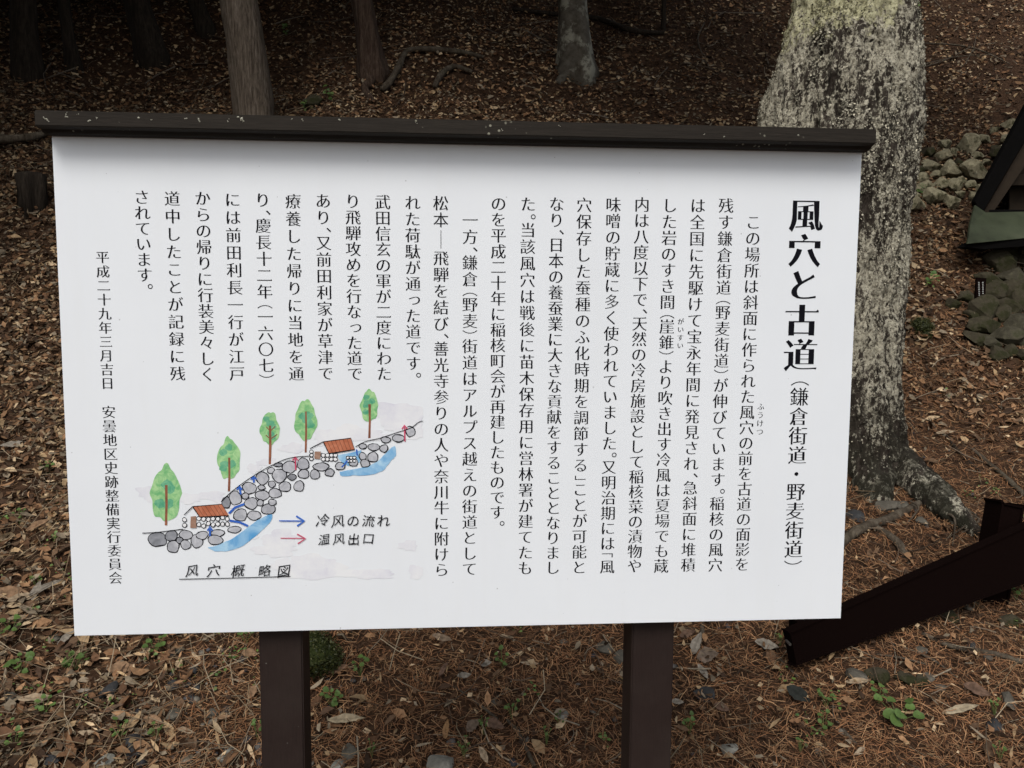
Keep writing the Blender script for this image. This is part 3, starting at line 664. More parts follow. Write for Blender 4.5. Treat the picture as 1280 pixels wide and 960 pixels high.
tree_px('beech_tree', (720, 92), (719, 0), 31, M['bark_smooth'], 'smooth grey trunk with pale lichen patches at top centre of the slope', seed=4, flare=1.7, flute=.05, roots=[R_((712, 84, .05, .06), (706, 96, .02, .05), (697, 104, -.01, .03)), R_((729, 82, .05, .06), (735, 96, .02, .04), (742, 104, -.01, .025))], crowns=((0.5, 1.2, 1.0, .9), (-.4, -2.2, .9, 1.1), (-1.6, 0, .4, 1.0)))
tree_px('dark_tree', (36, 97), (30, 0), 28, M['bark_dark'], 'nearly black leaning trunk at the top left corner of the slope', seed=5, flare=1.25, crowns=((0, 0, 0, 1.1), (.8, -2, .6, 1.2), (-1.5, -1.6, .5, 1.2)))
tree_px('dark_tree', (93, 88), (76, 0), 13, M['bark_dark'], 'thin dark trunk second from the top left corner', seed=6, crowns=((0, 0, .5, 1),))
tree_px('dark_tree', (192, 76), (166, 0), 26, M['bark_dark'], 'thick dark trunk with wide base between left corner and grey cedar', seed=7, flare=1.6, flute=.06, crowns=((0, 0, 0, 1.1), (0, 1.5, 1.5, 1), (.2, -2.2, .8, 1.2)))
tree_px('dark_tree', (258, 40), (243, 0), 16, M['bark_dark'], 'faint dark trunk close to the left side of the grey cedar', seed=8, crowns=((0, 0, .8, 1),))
tree_px('sapling', (829, 39), (829, 0), 5, M['bark_dark'], 'very thin dark sapling stem on the slope left of the lichen tree', seed=9, top_z=6.8, flare=1.2, crowns=((0, 0, .6, .35),))
# the big lichen tree
bt_y = 2.55; cb = at_y(1032, 560, bt_y); cb.z = float(H(cb.x, cb.y))
big = empty('lichen_tree', cb, 'massive leaning trunk crusted with white and yellow lichen behind the right end of the sign', 'tree')
edge = [(640, 915, 1112), (560, 925, 1124), (520, 933, 1127), (470, 940, 1127), (400, 942, 1127), (330, 943, 1128), (260, 945, 1134), (200, 948, 1140), (150, 951, 1147), (100, 962, 1147), (50, 976, 1147), (0, 986, 1147), (-80, 1000, 1146), (-200, 1018, 1140), (-500, 1050, 1130), (-900, 1075, 1120)]
path = []
for (py, a, b_) in edge:
    pa, pb = at_y(a, py, bt_y), at_y(b_, py, bt_y); path.append(((pa+pb)/2, (pb-pa).length/2*.925))
path = [(p+Vector((0, 0, 0)), r) for p, r in path]
NS = 230; NR = 470; rp = resample(path, NR); V, Fc = tube(rp, NS, .0)
Va = np.array(V); out = []
for i, (p, r) in enumerate(rp):
    for j in range(NS):
        v = V[i*NS+j]; nn = (v-p).normalized()
        h = mnoise.fractal(Vector((v.x*9, v.y*9, v.z*3.2)), 1, 2.1, 4)*.026 + abs(mnoise.noise(Vector((v.x*20, v.y*20, v.z*5))))*-.055 + mnoise.noise(Vector((v.x*2.2, v.y*2.2, v.z*1.3)))*.03 + mnoise.fractal(Vector((v.x*60, v.y*60, v.z*40)), .7, 2, 2)*.0075
        out.append(v+nn*h)
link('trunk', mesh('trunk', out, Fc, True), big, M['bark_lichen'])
# flakes of lichen standing off the bark
n = 75000; idx = rng.integers(0, int(NR*.80)*NS, n); P0 = np.array(out)[idx]; cen = np.array([rp[i//NS][0] for i in idx]); Nn = P0-cen; Nn[:, 2] *= .2; Nn /= np.linalg.norm(Nn, axis=1, keepdims=True)
ang = np.arctan2(Nn[:, 1], Nn[:, 0])*.4; dens = vn(ang, P0[:, 2]*.8, 6, 3)+.8*vn(ang, P0[:, 2]*.8, 20, 8)+.6*vn(ang, P0[:, 2], 48, 9)
zone = np.clip((P0[:, 2]-1.1)/.8, 0, 1)
kp = (dens+rng.normal(0, .10, n) > .18) & (rng.random(n) < .08+.92*zone) & (P0[:, 1] < bt_y+.2); P0 = P0[kp]+rng.normal(0, .004, (kp.sum(), 3)); Nn = Nn[kp]; n = len(P0)
fr = frames(n, Nn, np.full(n, .6)); tm = (P0[:, 2] > 2.80+.25*vn(P0[:, 0], P0[:, 2], 7, 2)) & (P0[:, 0] < at_y(1085, 50, bt_y).x); g_ = rng.choice([.15, .35, .55, .8], n)[:, None]*rng.uniform(.8, 1.2, n)[:, None]
tin = np.where(tm[:, None], np.array([[.70, .66, .40]]), np.array([[.68, .63, .48]]))*g_
TV = np.array([[-.5, -.25, 0], [0, -.5, .12], [.5, -.1, 0], [.25, .5, .15], [-.4, .35, -.05]]); TF = np.array([[0, 1, 2, 3, 4]])
sc = (rng.uniform(.005, .011, n))[:, None]*np.ones((1, 3))
o = link('lichen', scatter('lichen', TV, TF, P0+Nn*.004, fr, sc, tin, M['leaf']), big); o['kind'] = 'stuff'
def rootp(pts, dz=0):
    return [(ground_at(x, y)+Vector((0, 0, r*k_)), r) for x, y, r, k_ in pts]
for pts, nm in (([(1045, 525, .17, 1.1), (1082, 552, .125, .8), (1112, 582, .095, .6), (1142, 610, .085, .5), (1172, 636, .078, .45), (1198, 655, .06, .3), (1222, 668, .035, -.2)], 'root'), ([(1010, 545, .22, .9), (1060, 570, .16, .5), (1085, 600, .11, 0), (1095, 625, .06, -.6)], 'root'),
               ([(1150, 632, .016, .8), (1110, 654, .020, .9), (1075, 667, .022, .9), (1040, 692, .024, .9), (1000, 720, .024, .6), (960, 740, .02, 0)], 'root'), ([(1096, 662, .015, .6), (1120, 680, .018, .7), (1133, 698, .016, .3), (1137, 705, .010, -.5)], 'root'), ([(930, 560, .2, .8), (900, 590, .13, .4), (870, 620, .06, -.3)], 'root')):
    rs = resample(rootp(pts), 40); V, Fc = tube(rs, 22, 0); V2 = [v+(v-rs[i//22][0]).normalized()*(mnoise.fractal(v*14, 1, 2, 4)*.25*rs[i//22][1]) for i, v in enumerate(V)]
    link(nm, mesh(nm, V2, Fc, True), big, M['bark_lichen'] if pts[0][2] > .1 else M['dead_wood'])
for j, (px, py) in enumerate(((1190, 650), (1200, 655), (1172, 645), (1210, 650), (1137, 640), (1180, 655))):
    q = ground_at(px, py); pth = [(q+Vector((0, 0, .05)), .006), (q+Vector((rnd.uniform(-.04, .08), -.05, .03)), .005), (ground_at(px+rnd.uniform(-10, 28), py+rnd.uniform(14, 30)), .003)]
    V, Fc = tube(resample(pth, 10), 6, .2); link('rootlet', mesh('rootlet', V, Fc, True), big, M['dead_wood'])
c = link('crown', CR[0], big); c.matrix_world = Matrix.Translation((path[-1][0].x, 3.4, 7.6)) @ Matrix.Scale(1.0, 4)
# trees added uphill, crowns above the frame, to shade the slope
k_ = 0
for (x, y, h, s_) in [(-4.6, 4.2, 6.5, 1.3), (-6.5, 1.8, 7, 1.3), (-2.4, 6.4, 6.5, 1.1), (-8, 8.5, 8, 1.5), (-7.5, 6, 8, 1.3), (-5.2, 9.5, 9, 1.4), (-3, 12, 9, 1.4), (-9, 11, 8, 1.5), (0, 14, 9, 1.3), (3.6, 12.5, 9, 1.2), (-1.6, 9.4, 8.5, 1.2), (7.5, 11, 8, 1.3), (-12, 7, 8, 1.5), (5.6, 16, 8, 1.4), (-6, 15, 8, 1.5), (-13, 14, 8, 1.6), (11, 14, 8, 1.4), (-10.5, 2.6, 8, 1.3)]:
    b = Vector((x, y, float(H(x, y)))); sx, sy = proj(b)
    k_ += 1
    if -80 < sx < 1360 and 0 < sy < 165: continue
    pos = ['left', 'far left', 'centre', 'right'][0 if -8 < x < -2 else 1 if x <= -8 else 2 if x < 3 else 3]
    tree('cedar_tree', b, b+Vector((rnd.uniform(-.3, .3), 0, h)), .17, .09, M['bark_dark'], 'tall forest cedar added high up the slope for its shade', seed=20+k_, crowns=((0, 0, -1.5, s_), (0.2, .4, .8, s_*.8)), rings=14, segs=12, group='cedars added to shade the slope')

# ------------------------------------------------------------------ rocks
def rock(name, p, size, mat, parent=None, seed=0, sub=3, flat=.75, rot=0.0, el=1.0, label=None, cat=None, sink=.15, group=None, facet=.55):
    bm = bmesh.new(); bmesh.ops.create_icosphere(bm, subdivisions=sub, radius=1)
    rr = random.Random(seed*7+3); planes = [(Vector((rr.gauss(0, 1), rr.gauss(0, 1), rr.gauss(0, 1))).normalized(), rr.uniform(.44, .78)) for _ in range(14)]
    for v in bm.verts:
        d = v.co.copy()
        for nn, h in planes:
            e = d.dot(nn)-h
            if e > 0: d -= nn*e*min(1, .72+facet*.3)
        d *= 1+.07*mnoise.fractal(v.co*1.7+Vector((seed*3.1, 0, 0)), 1, 2, 4)+.025*mnoise.noise(v.co*6)
        v.co = d
    Mx = Matrix.Rotation(rot, 4, 'Z') @ Matrix.Diagonal((el, 1, flat, 1))
    N = nrm(p); q = N.to_track_quat('Z', 'X').to_matrix().to_4x4()
    loc = Vector(p)+N*size*flat*(1-2*sink)*.5
    Tm = Matrix.Translation(loc) @ q @ Mx @ Matrix.Scale(size/2*1.2, 4)
    if parent: Tl = Tm
    else: Tl = Tm
    bm.transform(q @ Mx @ Matrix.Scale(size/2*1.2, 4))
    me = bm_mesh(name, bm, True); me.set_sharp_from_angle(angle=math.radians(15)); me.materials.append(mat)
    o = bpy.data.objects.new(name, me); COL.objects.link(o); o.location = loc
    if parent: o.parent = parent; o.matrix_parent_inverse = parent.matrix_world.inverted()
    if label: tag(o, label, cat or 'stone', group)
    return o
wl = ground_at(1190, 265); wall = empty('stone_wall', wl, 'low tumbled dry-stone wall of pale lichen stones on the slope right of the big tree', 'stone wall')
WS = [(935, 615, 55), (1030, 620, 90), (1150, 550, 38), (1208, 530, 52), (1195, 590, 55), (940, 662, 78), (895, 710, 66), (960, 725, 84), (1050, 730, 90), (1105, 745, 36), (782, 800, 50), (800, 770, 45), (850, 795, 62), (915, 780, 60), (980, 785, 62), (890, 835, 78), (960, 850, 72), (815, 862, 78), (868, 650, 60), (835, 720, 52), (1110, 690, 42), (1150, 645, 60), (1165, 690, 38), (1105, 590, 40), (1225, 640, 60), (1000, 690, 40), (1255, 560, 50), (850, 755, 50), (905, 745, 44), (1000, 765, 50), (1045, 780, 48), (870, 690, 44), (1075, 660, 44), (975, 640, 46), (1190, 640, 46), (1000, 820, 40), (1090, 800, 50), (1060, 830, 44), (820, 830, 44), (1150, 760, 50)]
for i, (u, v, s_) in enumerate(WS):
    px, py = 900+u/3.368, v/3.368; p = ground_at(px, py+s_/3.368*.30); sz = s_/3.368*pxm(p)
    rock('stone', p, sz*1.10, M['rock_moss'] if i in (18, 19, 21, 25) else M['rock_lichen'], wall, 30+i, 3, .9, rnd.uniform(0, 3), rnd.uniform(.95, 1.2), sink=.12, facet=.9)
rv = ground_at(1250, 400); rev = empty('stone_revetment', rv, 'mossy heap of grey stones, coloured darker for hut shadow, banked under the wooden hut at the right edge', 'stone bank')
RS = [(925, 262, 80, 'moss'), (905, 250, 34, 'white'), (955, 300, 90, 'grey'), (885, 300, 70, 'moss'), (820, 355, 120, 'moss'), (845, 390, 32, 'white'), (875, 388, 28, 'white'), (880, 430, 120, 'grey'), (910, 490, 130, 'moss'), (955, 475, 46, 'white'), (800, 490, 100, 'moss'), (745, 575, 120, 'moss'), (935, 545, 110, 'moss'), (925, 650, 135, 'grey'), (850, 725, 125, 'grey'), (745, 665, 105, 'moss'), (945, 755, 66, 'grey'), (730, 740, 90, 'moss'), (820, 805, 76, 'moss'), (655, 530, 60, 'moss'), (980, 400, 90, 'moss'), (1000, 600, 110, 'moss'), (1010, 700, 110, 'moss'), (840, 610, 80, 'moss'), (690, 615, 60, 'moss'), (960, 820, 80, 'moss'), (600, 560, 60, 'moss'), (880, 350, 80, 'grey'), (960, 350, 80, 'moss'), (770, 430, 80, 'moss'), (860, 560, 90, 'moss'), (990, 520, 90, 'grey'), (790, 760, 80, 'grey'), (880, 800, 70, 'moss'), (1000, 780, 80, 'moss'), (700, 680, 70, 'moss'), (930, 440, 80, 'grey'), (1040, 450, 100, 'moss')]
for i, (u, v, s_, kd) in enumerate(RS):
    px, py = 1040+u/4, 240+v/4; p = ground_at(px, py+s_/4*.25); sz = s_/4*pxm(p)
    rock('stone', p, sz*1.25, M['rock_olive_shade' if kd == 'grey' else 'rock_'+kd], rev, 70+i, 3, .7, rnd.uniform(0, 3), rnd.uniform(1.0, 1.35), sink=.15, facet=.9)  # hut shadow is put into these stones: darker olive for grey, extra moss
p = ground_at(1152, 414); rock('mossy_rock', p, .115, M['moss'], None, 5, 3, .8, .2, 1.2, 'small squat green mossy rock on the leafy slope between big tree and stone bank', 'rock')
p = ground_at(400, 835); rock('mossy_rock', p, .17, M['moss'], None, 8, 4, .8, .5, 1.0, 'green mossy rock, coloured darker for shade, peeping out beside the left sign post', 'rock', .05)
def fuzz(parent, label, n, size):
    me = parent.data; vs = np.array([v.co[:] for v in me.vertices]); nn = np.array([v.normal[:] for v in me.vertices]); i = rng.integers(0, len(vs), n)
    P = vs[i]+rng.normal(0, .012, (n, 3)); T, Fq = leaf_t(n, (.25, .5), .4); t = np.array([[.040, .046, .011], [.024, .033, .009], [.065, .068, .018]])[rng.integers(0, 3, n)]  # dark tuft tints put the shade beside the post into the moss
    nr = nn[i]+rng.normal(0, .5, (n, 3)); nr /= np.linalg.norm(nr, axis=1, keepdims=True); fr = frames(n, nr, np.full(n, .8)); s_ = rng.uniform(size*.5, size, n)[:, None]*np.ones((1, 3))
    o = bpy.data.objects.new('moss_tuft', scatter('moss_tuft', T, Fq, P, fr, s_, t, M['green'])); COL.objects.link(o); o.parent = parent; o['kind'] = 'stuff'

# stump at the left
p = ground_at(42, 258); V, Fc = tube([(p+Vector((0, 0, -.1)), .10), (p+Vector((0, 0, .1)), .085), (p+Vector((0, 0, .21)), .08), (p+Vector((0, 0, .225)), .06)], 24, .5, 9, .08)
o = link('tree_stump', mesh('tree_stump', V, Fc, True), None, M['bark_dark']); tag(o, 'short weathered dark tree stump left of the sign below the dark trunks', 'tree stump')

# ------------------------------------------------------------------ hut at the right edge
hy = 3.9; hb = at_y(1330, 300, hy); hut = empty('wooden_hut', (hb.x, hy, float(H(hb.x, hy))), 'dark wooden hut with sloping roof edge and green metal skirt at right edge', 'hut')
M['hut_wood'] = m_flat('hut_wood', (.026, .018, .011), .4, 18, .85, .2, .003); M['hut_black'] = m_flat('hut_black', (.0045, .0042, .004), .3, 30, .9, .03)
def wpt(px, py, Y=hy): return at_y(px, py, Y)
def slab(name, pts, depth, mat, parent, Y0=None, rev=False):
    a = [Vector(q) for q in pts]; b = [q+(depth if isinstance(depth, Vector) else Vector((.0, depth, 0))) for q in a]; n = len(a); bm = bmesh.new(); vs = [bm.verts.new(q) for q in a+b]
    bm.faces.new(vs[:n]); bm.faces.new(vs[n:][::-1])
    for i in range(n): bm.faces.new([vs[i], vs[i+n], vs[(i+1) % n+n], vs[(i+1) % n]])
    bmesh.ops.bevel(bm, geom=bm.edges[:], offset=.003, segments=1, affect='EDGES')
    return link(name, bm_mesh(name, bm), parent, mat)
slab('bargeboard', [wpt(1219, 252), wpt(1300, 102), wpt(1345, 20), wpt(1358, 26), wpt(1302, 140), wpt(1226, 270)], .05, M['hut_black'], hut)
slab('rafter', [wpt(1228, 268, hy+.06), wpt(1300, 145, hy+.06), wpt(1350, 50, hy+.06), wpt(1364, 60, hy+.06), wpt(1310, 165, hy+.06), wpt(1240, 268, hy+.06)], .08, M['hut_wood'], hut)
slab('roof', [wpt(1216, 251, hy+.055)+Vector((0, 0, .01)), wpt(1345, 12, hy+.055), wpt(1349, 16, hy+.055), wpt(1222, 256, hy+.055)], Vector((1.9, 2.0, .45)), M['hut_black'], hut)
slab('bargeboard', [wpt(1346, 20), wpt(1358, 26), wpt(1488, 262), wpt(1500, 250)], .05, M['hut_black'], hut)
slab('roof', [wpt(1350, 12, hy+.055), wpt(1351, 18, hy+.055), wpt(1500, 256, hy+.055), wpt(1503, 250, hy+.055)], Vector((1.9, 2.0, .45)), M['hut_black'], hut)
for k_ in range(6): slab('wall_board', [wpt(1262+k_*38, 268, hy+.33), wpt(1262+k_*38, 205-k_*8 if k_ < 3 else 181+(k_-3)*14, hy+.33), wpt(1297+k_*38, 190-k_*8 if k_ < 3 else 186+(k_-3)*14, hy+.33), wpt(1297+k_*38, 268, hy+.33)], .015, M['hut_wood'], hut)
slab('wall', [wpt(1262, 270, hy+.35), wpt(1262, 200, hy+.35), wpt(1350, 70, hy+.35), wpt(1462, 240, hy+.35), wpt(1462, 270, hy+.35)], Vector((1.4, 1.4, 0)), M['hut_black'], hut)
slab('cross_beam', [wpt(1256, 232, hy+.2), wpt(1256, 218, hy+.2), wpt(1470, 215, hy+.2), wpt(1470, 229, hy+.2)], .08, M['hut_wood'], hut)
A = [wpt(1219, 256, hy-.02), wpt(1232, 266, hy-.02), wpt(1400, 262, hy+.05), wpt(1400, 286, hy-.16), wpt(1209, 305, hy-.22), wpt(1213, 280, hy-.12)]
slab('metal_skirt', A, .018, M['green_tin'], hut)
slab('sill_beam', [wpt(1206, 309, hy-.19), wpt(1214, 303, hy-.19), wpt(1400, 289, hy-.19), wpt(1400, 300, hy-.19), wpt(1230, 312, hy-.19)], .10, M['hut_black'], hut)
slab('floor_beam', [wpt(1236, 296, hy), wpt(1480, 285, hy), wpt(1480, 262, hy), wpt(1236, 262, hy)], Vector((1.4, 1.4, 0)), M['hut_black'], hut)
# foundation posts carry the hut
for px in (1300, 1460):
    q = wpt(px, 300, hy+.3); gz = float(H(q.x, hy+.3)); box('corner_post', q.x-.05, q.x+.05, hy+.3, hy+.4, gz-.3, max(gz+.1, q.z), M['hut_wood'], hut)
# small brown plaque by the stones
q = ground_at(1222, 378); d_ = pxm(q); pl = empty('name_plaque', q, 'small upright brown plaque with white characters standing among the mossy stones', 'plaque')
beam('board', q+Vector((0, -.02, -.01)), q+Vector((.012, .0, 30*d_)), 13*d_, .014, M['rail_brown'], pl, Vector((0, 1, 0)), .001)
bo = pl.children[0]
V = []; Fc = []
for cxo in (-.014, .012):
    z = 27*d_
    for i in range(8):
        z -= .0115
        for (dx_, dz_, w_, h_) in ((0, 0, .005, .0009), (0, -.004, .004, .0009), (rnd.uniform(-.003, .003), -.002, .0009, .0035)):
            x = q.x+cxo*1.0+dx_+.006; zz_ = q.z+z+dz_; yy_ = q.y-.030+.02*(z/(30*d_)); b0 = len(V); V += [(x-w_, yy_, zz_-h_), (x+w_, yy_, zz_-h_), (x+w_, yy_, zz_+h_), (x-w_, yy_, zz_+h_)]; Fc.append((b0, b0+1, b0+2, b0+3))
link('lettering', mesh('lettering', V, Fc), pl, m_flat('white_paint', (.6, .6, .57), .1))

# ------------------------------------------------------------------ the dark rail
# near end at the right, far end low at the left
def depth_pt(px, py, D):
    d = ray(px, py); return CAM + d*(D/d.dot(fwd))
rail = empty('wooden_rail', ground_at(1240, 760), 'dark brown wooden rail sloping up to the right behind the lower right sign corner', 'rail')
def gdep(px, py): return (ground_at(px, py)-CAM).dot(fwd)
Da, Db = gdep(1000, 832)-.07, gdep(1238, 752)-.12
Dc = Da+(Db-Da)*1.7
Pa = depth_pt(987, 809, Da); Pb = depth_pt(1400, 643, Dc)
beam('rail_beam', Pa, Pb, .03, 43/1050*Da, M['rail_brown'], rail, upv.copy(), .006, 80/1050*Dc)
q0 = ground_at(1238, 752); dd = (q0-CAM).dot(fwd)+.01
beam('rail_post', depth_pt(1232, 775, dd), depth_pt(1256, 629, dd+.03), 30/1050*dd, 27/1050*dd, M['rail_brown'], rail, Vector((0, 1, 0)), .008)
q0 = ground_at(1012, 820); dd = (q0-CAM).dot(fwd)+.03
beam('rail_post', depth_pt(1012, 822, dd), depth_pt(1012, 772, dd), .12, .10, M['rail_brown'], rail, Vector((0, 1, 0)), .008)
q = depth_pt(990, 808, Da-.052); V, Fc = tube([(q+Vector((0, .016, 0)), .005), (q+Vector((0, .05, 0)), .005)], 10); link('bolt', mesh('bolt', V, Fc), rail, m_flat('bolt_steel', (.05, .045, .04), .2, 50, .6))

# ------------------------------------------------------------------ fallen branches and twigs
def branch(pts, label, mat=M['dead_wood'], name='fallen_branch', cat='branch', lift=.6, side=None):
    up_ = .045 if pts[0][1] < 200 else .008
    rs = resample([(ground_at(x, y)+Vector((0, 0, r*lift+up_)), r) for x, y, r in pts], 30); V, Fc = tube(rs, 12, .25, 12)
    if side is None: o = link(name, mesh(name, V, Fc, True), None, mat); return tag(o, label, cat)
    t = empty(name, rs[0][0], label, cat); link('main_stem', mesh('main_stem', V, Fc, True), t, mat)
    for sp in side:
        rs = resample([(ground_at(x, y)+Vector((0, 0, r*lift+.05)), r) for x, y, r in sp], 20); V, Fc = tube(rs, 9, .25, 12); link('side_branch', mesh('side_branch', V, Fc, True), t, mat)
    return t
branch([(604, 80, .014), (575, 74, .022), (530, 71, .024), (508, 74, .022), (498, 95, .028), (486, 115, .03), (478, 123, .026)], 'crooked grey fallen branch bent at a right angle, right of the thin reddish trunk', lift=1.0)
branch([(543, 117, .02), (552, 102, .028), (568, 92, .022), (590, 98, .018)], 'short curved grey branch just below the crooked fallen branch')
branch([(640, 18, .02), (700, 26, .02), (745, 30, .025), (790, 46, .03), (830, 48, .018)], 'dark straight branch lying across the slope behind the smooth grey trunk', M['bark_dark'])
branch([(880, 35, .01), (872, 55, .009), (878, 75, .006)], 'thin upright grey twig on the slope left of the lichen tree top')
branch([(-20, 190, .035), (30, 186, .03), (62, 177, .02)], 'pale fallen log lying left of the sign cap', lift=1.1)
branch([(1150, 60, .006), (1190, 62, .010), (1222, 68, .008), (1262, 86, .005)], 'dry brush branch with side twigs on the leafy slope top right', side=[[(1140, 95, .006), (1180, 82, .007), (1212, 66, .007)], [(1205, 88, .004), (1215, 70, .006)], [(1150, 88, .004), (1195, 78, .006), (1240, 75, .004)], [(1216, 72, .005), (1220, 50, .004)]])
branch([(1152, 795, .006), (1190, 813, .009), (1240, 822, .010), (1290, 836, .009)], 'long thin grey stick lying under the dark rail at the right edge')
branch([(1095, 822, .003), (1125, 826, .004), (1158, 834, .003)], 'short pale straw stalk lying under the dark rail')
branch([(968, 822, .005), (985, 838, .005), (997, 850, .004)], 'pale broken stick just below the lower end of the rail')
branch([(1053, 917, .005), (1062, 928, .006), (1070, 936, .005)], 'short cream stick low between the right post and the round-leaved plant')
branch([(1040, 872, .003), (1041, 888, .004), (1042, 903, .003)], 'thin white upright twig beside small green seedlings right of the right post')
branch([(878, 780, .008), (877, 800, .008), (871, 822, .006)], 'brown curved stick just right of the right sign post')
branch([(560, 858, .003), (590, 878, .004), (622, 903, .004)], 'thin straight tan twig lying in the needles between the posts')
branch([(634, 905, .004), (650, 925, .006), (668, 962, .006)], 'pale arching twig at the bottom edge between the posts')
branch([(0, 812, .005), (20, 790, .008), (45, 768, .006)], 'grey split stick near the left edge below the sign corner')
branch([(1110, 806, .003), (1160, 826, .004), (1195, 850, .003)], 'faint grey twig crossing the needles far right')
branch([(1215, 565, .008), (1250, 595, .012), (1290, 632, .012)], 'grey dead branch half buried in needles above the rail post')
branch([(1180, 545, .006), (1200, 570, .008), (1222, 590, .006)], 'small half buried root-like stick right of the large root', M['bark_dark'])
# ------------------------------------------------------------------ litter
def sample(n, dens, xr=11, y0=-1.0, y1=15):
    """world-space sampling, thinning with distance from the clearing"""
    u = rng.random(n*3); y = y0+(y1-y0)*u**1.7; x = rng.uniform(-1, 1, n*3)*(1.7+(y-y0)*.74)+.12*(y-y0)*.6
    k_ = rng.random(n*3) < dens(x, y); x, y = x[k_][:n], y[k_][:n]; return x, y
def leaf_t(n, wr=(.3, .55), curl=.5):
    w_ = rng.uniform(*wr, n)*.5; c = rng.normal(0, curl, n); f_ = np.abs(rng.normal(0, curl*.6, n)); z = np.zeros(n)
    def row(t, wf):
        zz_ = c*(t-.5)**2*1.4; return t-.5, w_*wf, zz_
    T = np.zeros((n, 8, 3)); 
    for i, (t, wf) in enumerate(((0, 0), (.33, 0), (.68, 0), (1, 0))): T[:, i, 0] = t-.5; T[:, i, 2] = c*(t-.5)**2*1.4
    for i, (t, s_) in enumerate(((.30, 1), (.65, 1), (.30, -1), (.65, -1))):
        j = 4+i; T[:, j, 0] = t-.5+rng.normal(0, .03, n); T[:, j, 1] = s_*w_*(1 if t < .5 else .8)*np.cos(f_); T[:, j, 2] = c*(t-.5)**2*1.4+w_*f_*1.3+rng.normal(0, .03, n)
    Fq = np.array([[0, 6, 1, 4], [1, 6, 7, 2], [1, 2, 5, 4], [2, 7, 3, 5]])
    return T, Fq
pal = np.array([[.23, .14, .08], [.14, .08, .045], [.08, .046, .028], [.31, .225, .135], [.19, .16, .12], [.10, .065, .042], [.40, .315, .21], [.05, .032, .022]])
def litter(name, n, dens, size, label, w, wr=(.3, .55), curl=.5, tilt=.35, lift=.012, y1=15, y0=-1.0):
    x, y = sample(n, dens, y1=y1, y0=y0); n = len(x); N = Hn(x, y); T, Fq = leaf_t(n, wr, curl)
    P = np.stack([x, y, H(x, y)], 1)+N*rng.uniform(.0, lift, n)[:, None]
    s_ = rng.uniform(size[0], size[1], n)*rng.uniform(.45, 1.2, n); fr = frames(n, N, np.abs(rng.normal(0, tilt, n)))
    w = np.array(w, float); w /= w.sum(); t = pal[rng.choice(len(pal), n, p=w)]*rng.uniform(.6, 1.35, (n, 1))*np.array([[1.06, 1.0, .92]])*(1.08+.9*vn(x, y, .9, 21)+.5*vn(x, y, 3, 22))[:, None]
    o = link(name, scatter(name, T, Fq, P, fr, s_[:, None]*np.ones((1, 3)), t, M['leaf'])); return tag(o, label, 'leaf litter', kind='stuff')
upm = lambda y: np.clip((y-2.2)/1.6, 0, 1)
def d_leaf(x, y):
    right_needle = np.clip((x-.1)/.8, 0, 1)*(1-np.clip((y-1.9-.25*np.clip(x-1, 0, 2))/.4, 0, 1))
    mid = np.clip((x+.95)/.5, 0, 1)*(1-upm(y))
    near = np.clip((2.1-y)/.5, 0, 1)*(.35+.4*np.clip((x+1.25)/.4, 0, 1))
    return np.clip(1.0-near-.93*np.maximum(right_needle, mid*.85)+.7*vn(x, y, 1.6, 6)+.35*vn(x, y, 5, 7), .03, 1)
litter('leaf_litter', 112000, d_leaf, (.035, .075), 'brown curled dead leaves covering the forest slope', [3, 5, 5, 2, 2, 4, 1, 4], tilt=.45, lift=.03)
def crumbs(n, dens, size, label, y0, y1, lift):
    x, y = sample(n, dens, y1=y1, y0=y0); n = len(x); N = Hn(x, y); T = np.zeros((n, 4, 3)); w_ = rng.uniform(.12, .4, n)
    T[:, 0, 0] = -.5; T[:, 2, 0] = .5; T[:, 1, 1] = w_; T[:, 3, 1] = -w_; T[:, 1, 0] = rng.uniform(-.25, .25, n); T[:, 3, 0] = rng.uniform(-.25, .25, n); T[:, :, 2] = rng.normal(0, .10, (n, 4))
    P = np.stack([x, y, H(x, y)], 1)+N*rng.uniform(0, lift, n)[:, None]; t = pal[rng.integers(0, len(pal), n)]*rng.uniform(.5, 1.3, (n, 1))*np.array([[1.06, 1.0, .92]])*(1.05+.8*vn(x, y, .9, 21))[:, None]
    o = link('leaf_fragments', scatter('leaf_fragments', T, np.array([[0, 1, 2, 3]]), P, frames(n, N, np.full(n, .5)), rng.uniform(*size, n)[:, None]*np.ones((1, 3)), t, M['leaf'])); tag(o, label, 'leaf litter', kind='stuff')
crumbs(75000, lambda x, y: np.clip(.25+d_leaf(x, y), 0, 1), (.010, .032), 'small broken leaf crumbs lying between the leaves', -1.0, 6, .035)
crumbs(110000, lambda x, y: np.full_like(x, .95), (.020, .045), 'matted leaf crumbs and needles on the steep upper slope', 2.0, 11, .05)
if 0: litter('leaf_fragments', 60000, lambda x, y: np.clip(.25+d_leaf(x, y), 0, 1), (.012, .032), 'small broken leaf crumbs lying between the leaves', [2, 3, 4, 3, 3, 3, 2, 3], wr=(.25, .8), tilt=.5, lift=.035, y1=9)
litter('pale_leaf_litter', 4200, lambda x, y: d_leaf(x, y)*np.clip(1.3-y*.05, .2, 1), (.045, .085), 'scattered paler tan dead leaves on top of the litter', [2, 0, 0, 4, 3, 0, 3, 0], tilt=.5, lift=.05)
litter('bark_chips', 9000, lambda x, y: np.clip(.1+1.1*np.clip((-x-.5)/.5, 0, 1), 0, 1)*(y < 6), (.03, .08), 'narrow grey and tan bark chips and stalks left of the sign', [2, 3, 2, 4, 5, 3, 2, 1], wr=(.10, .25), curl=.25, tilt=.35, lift=.04, y1=7)
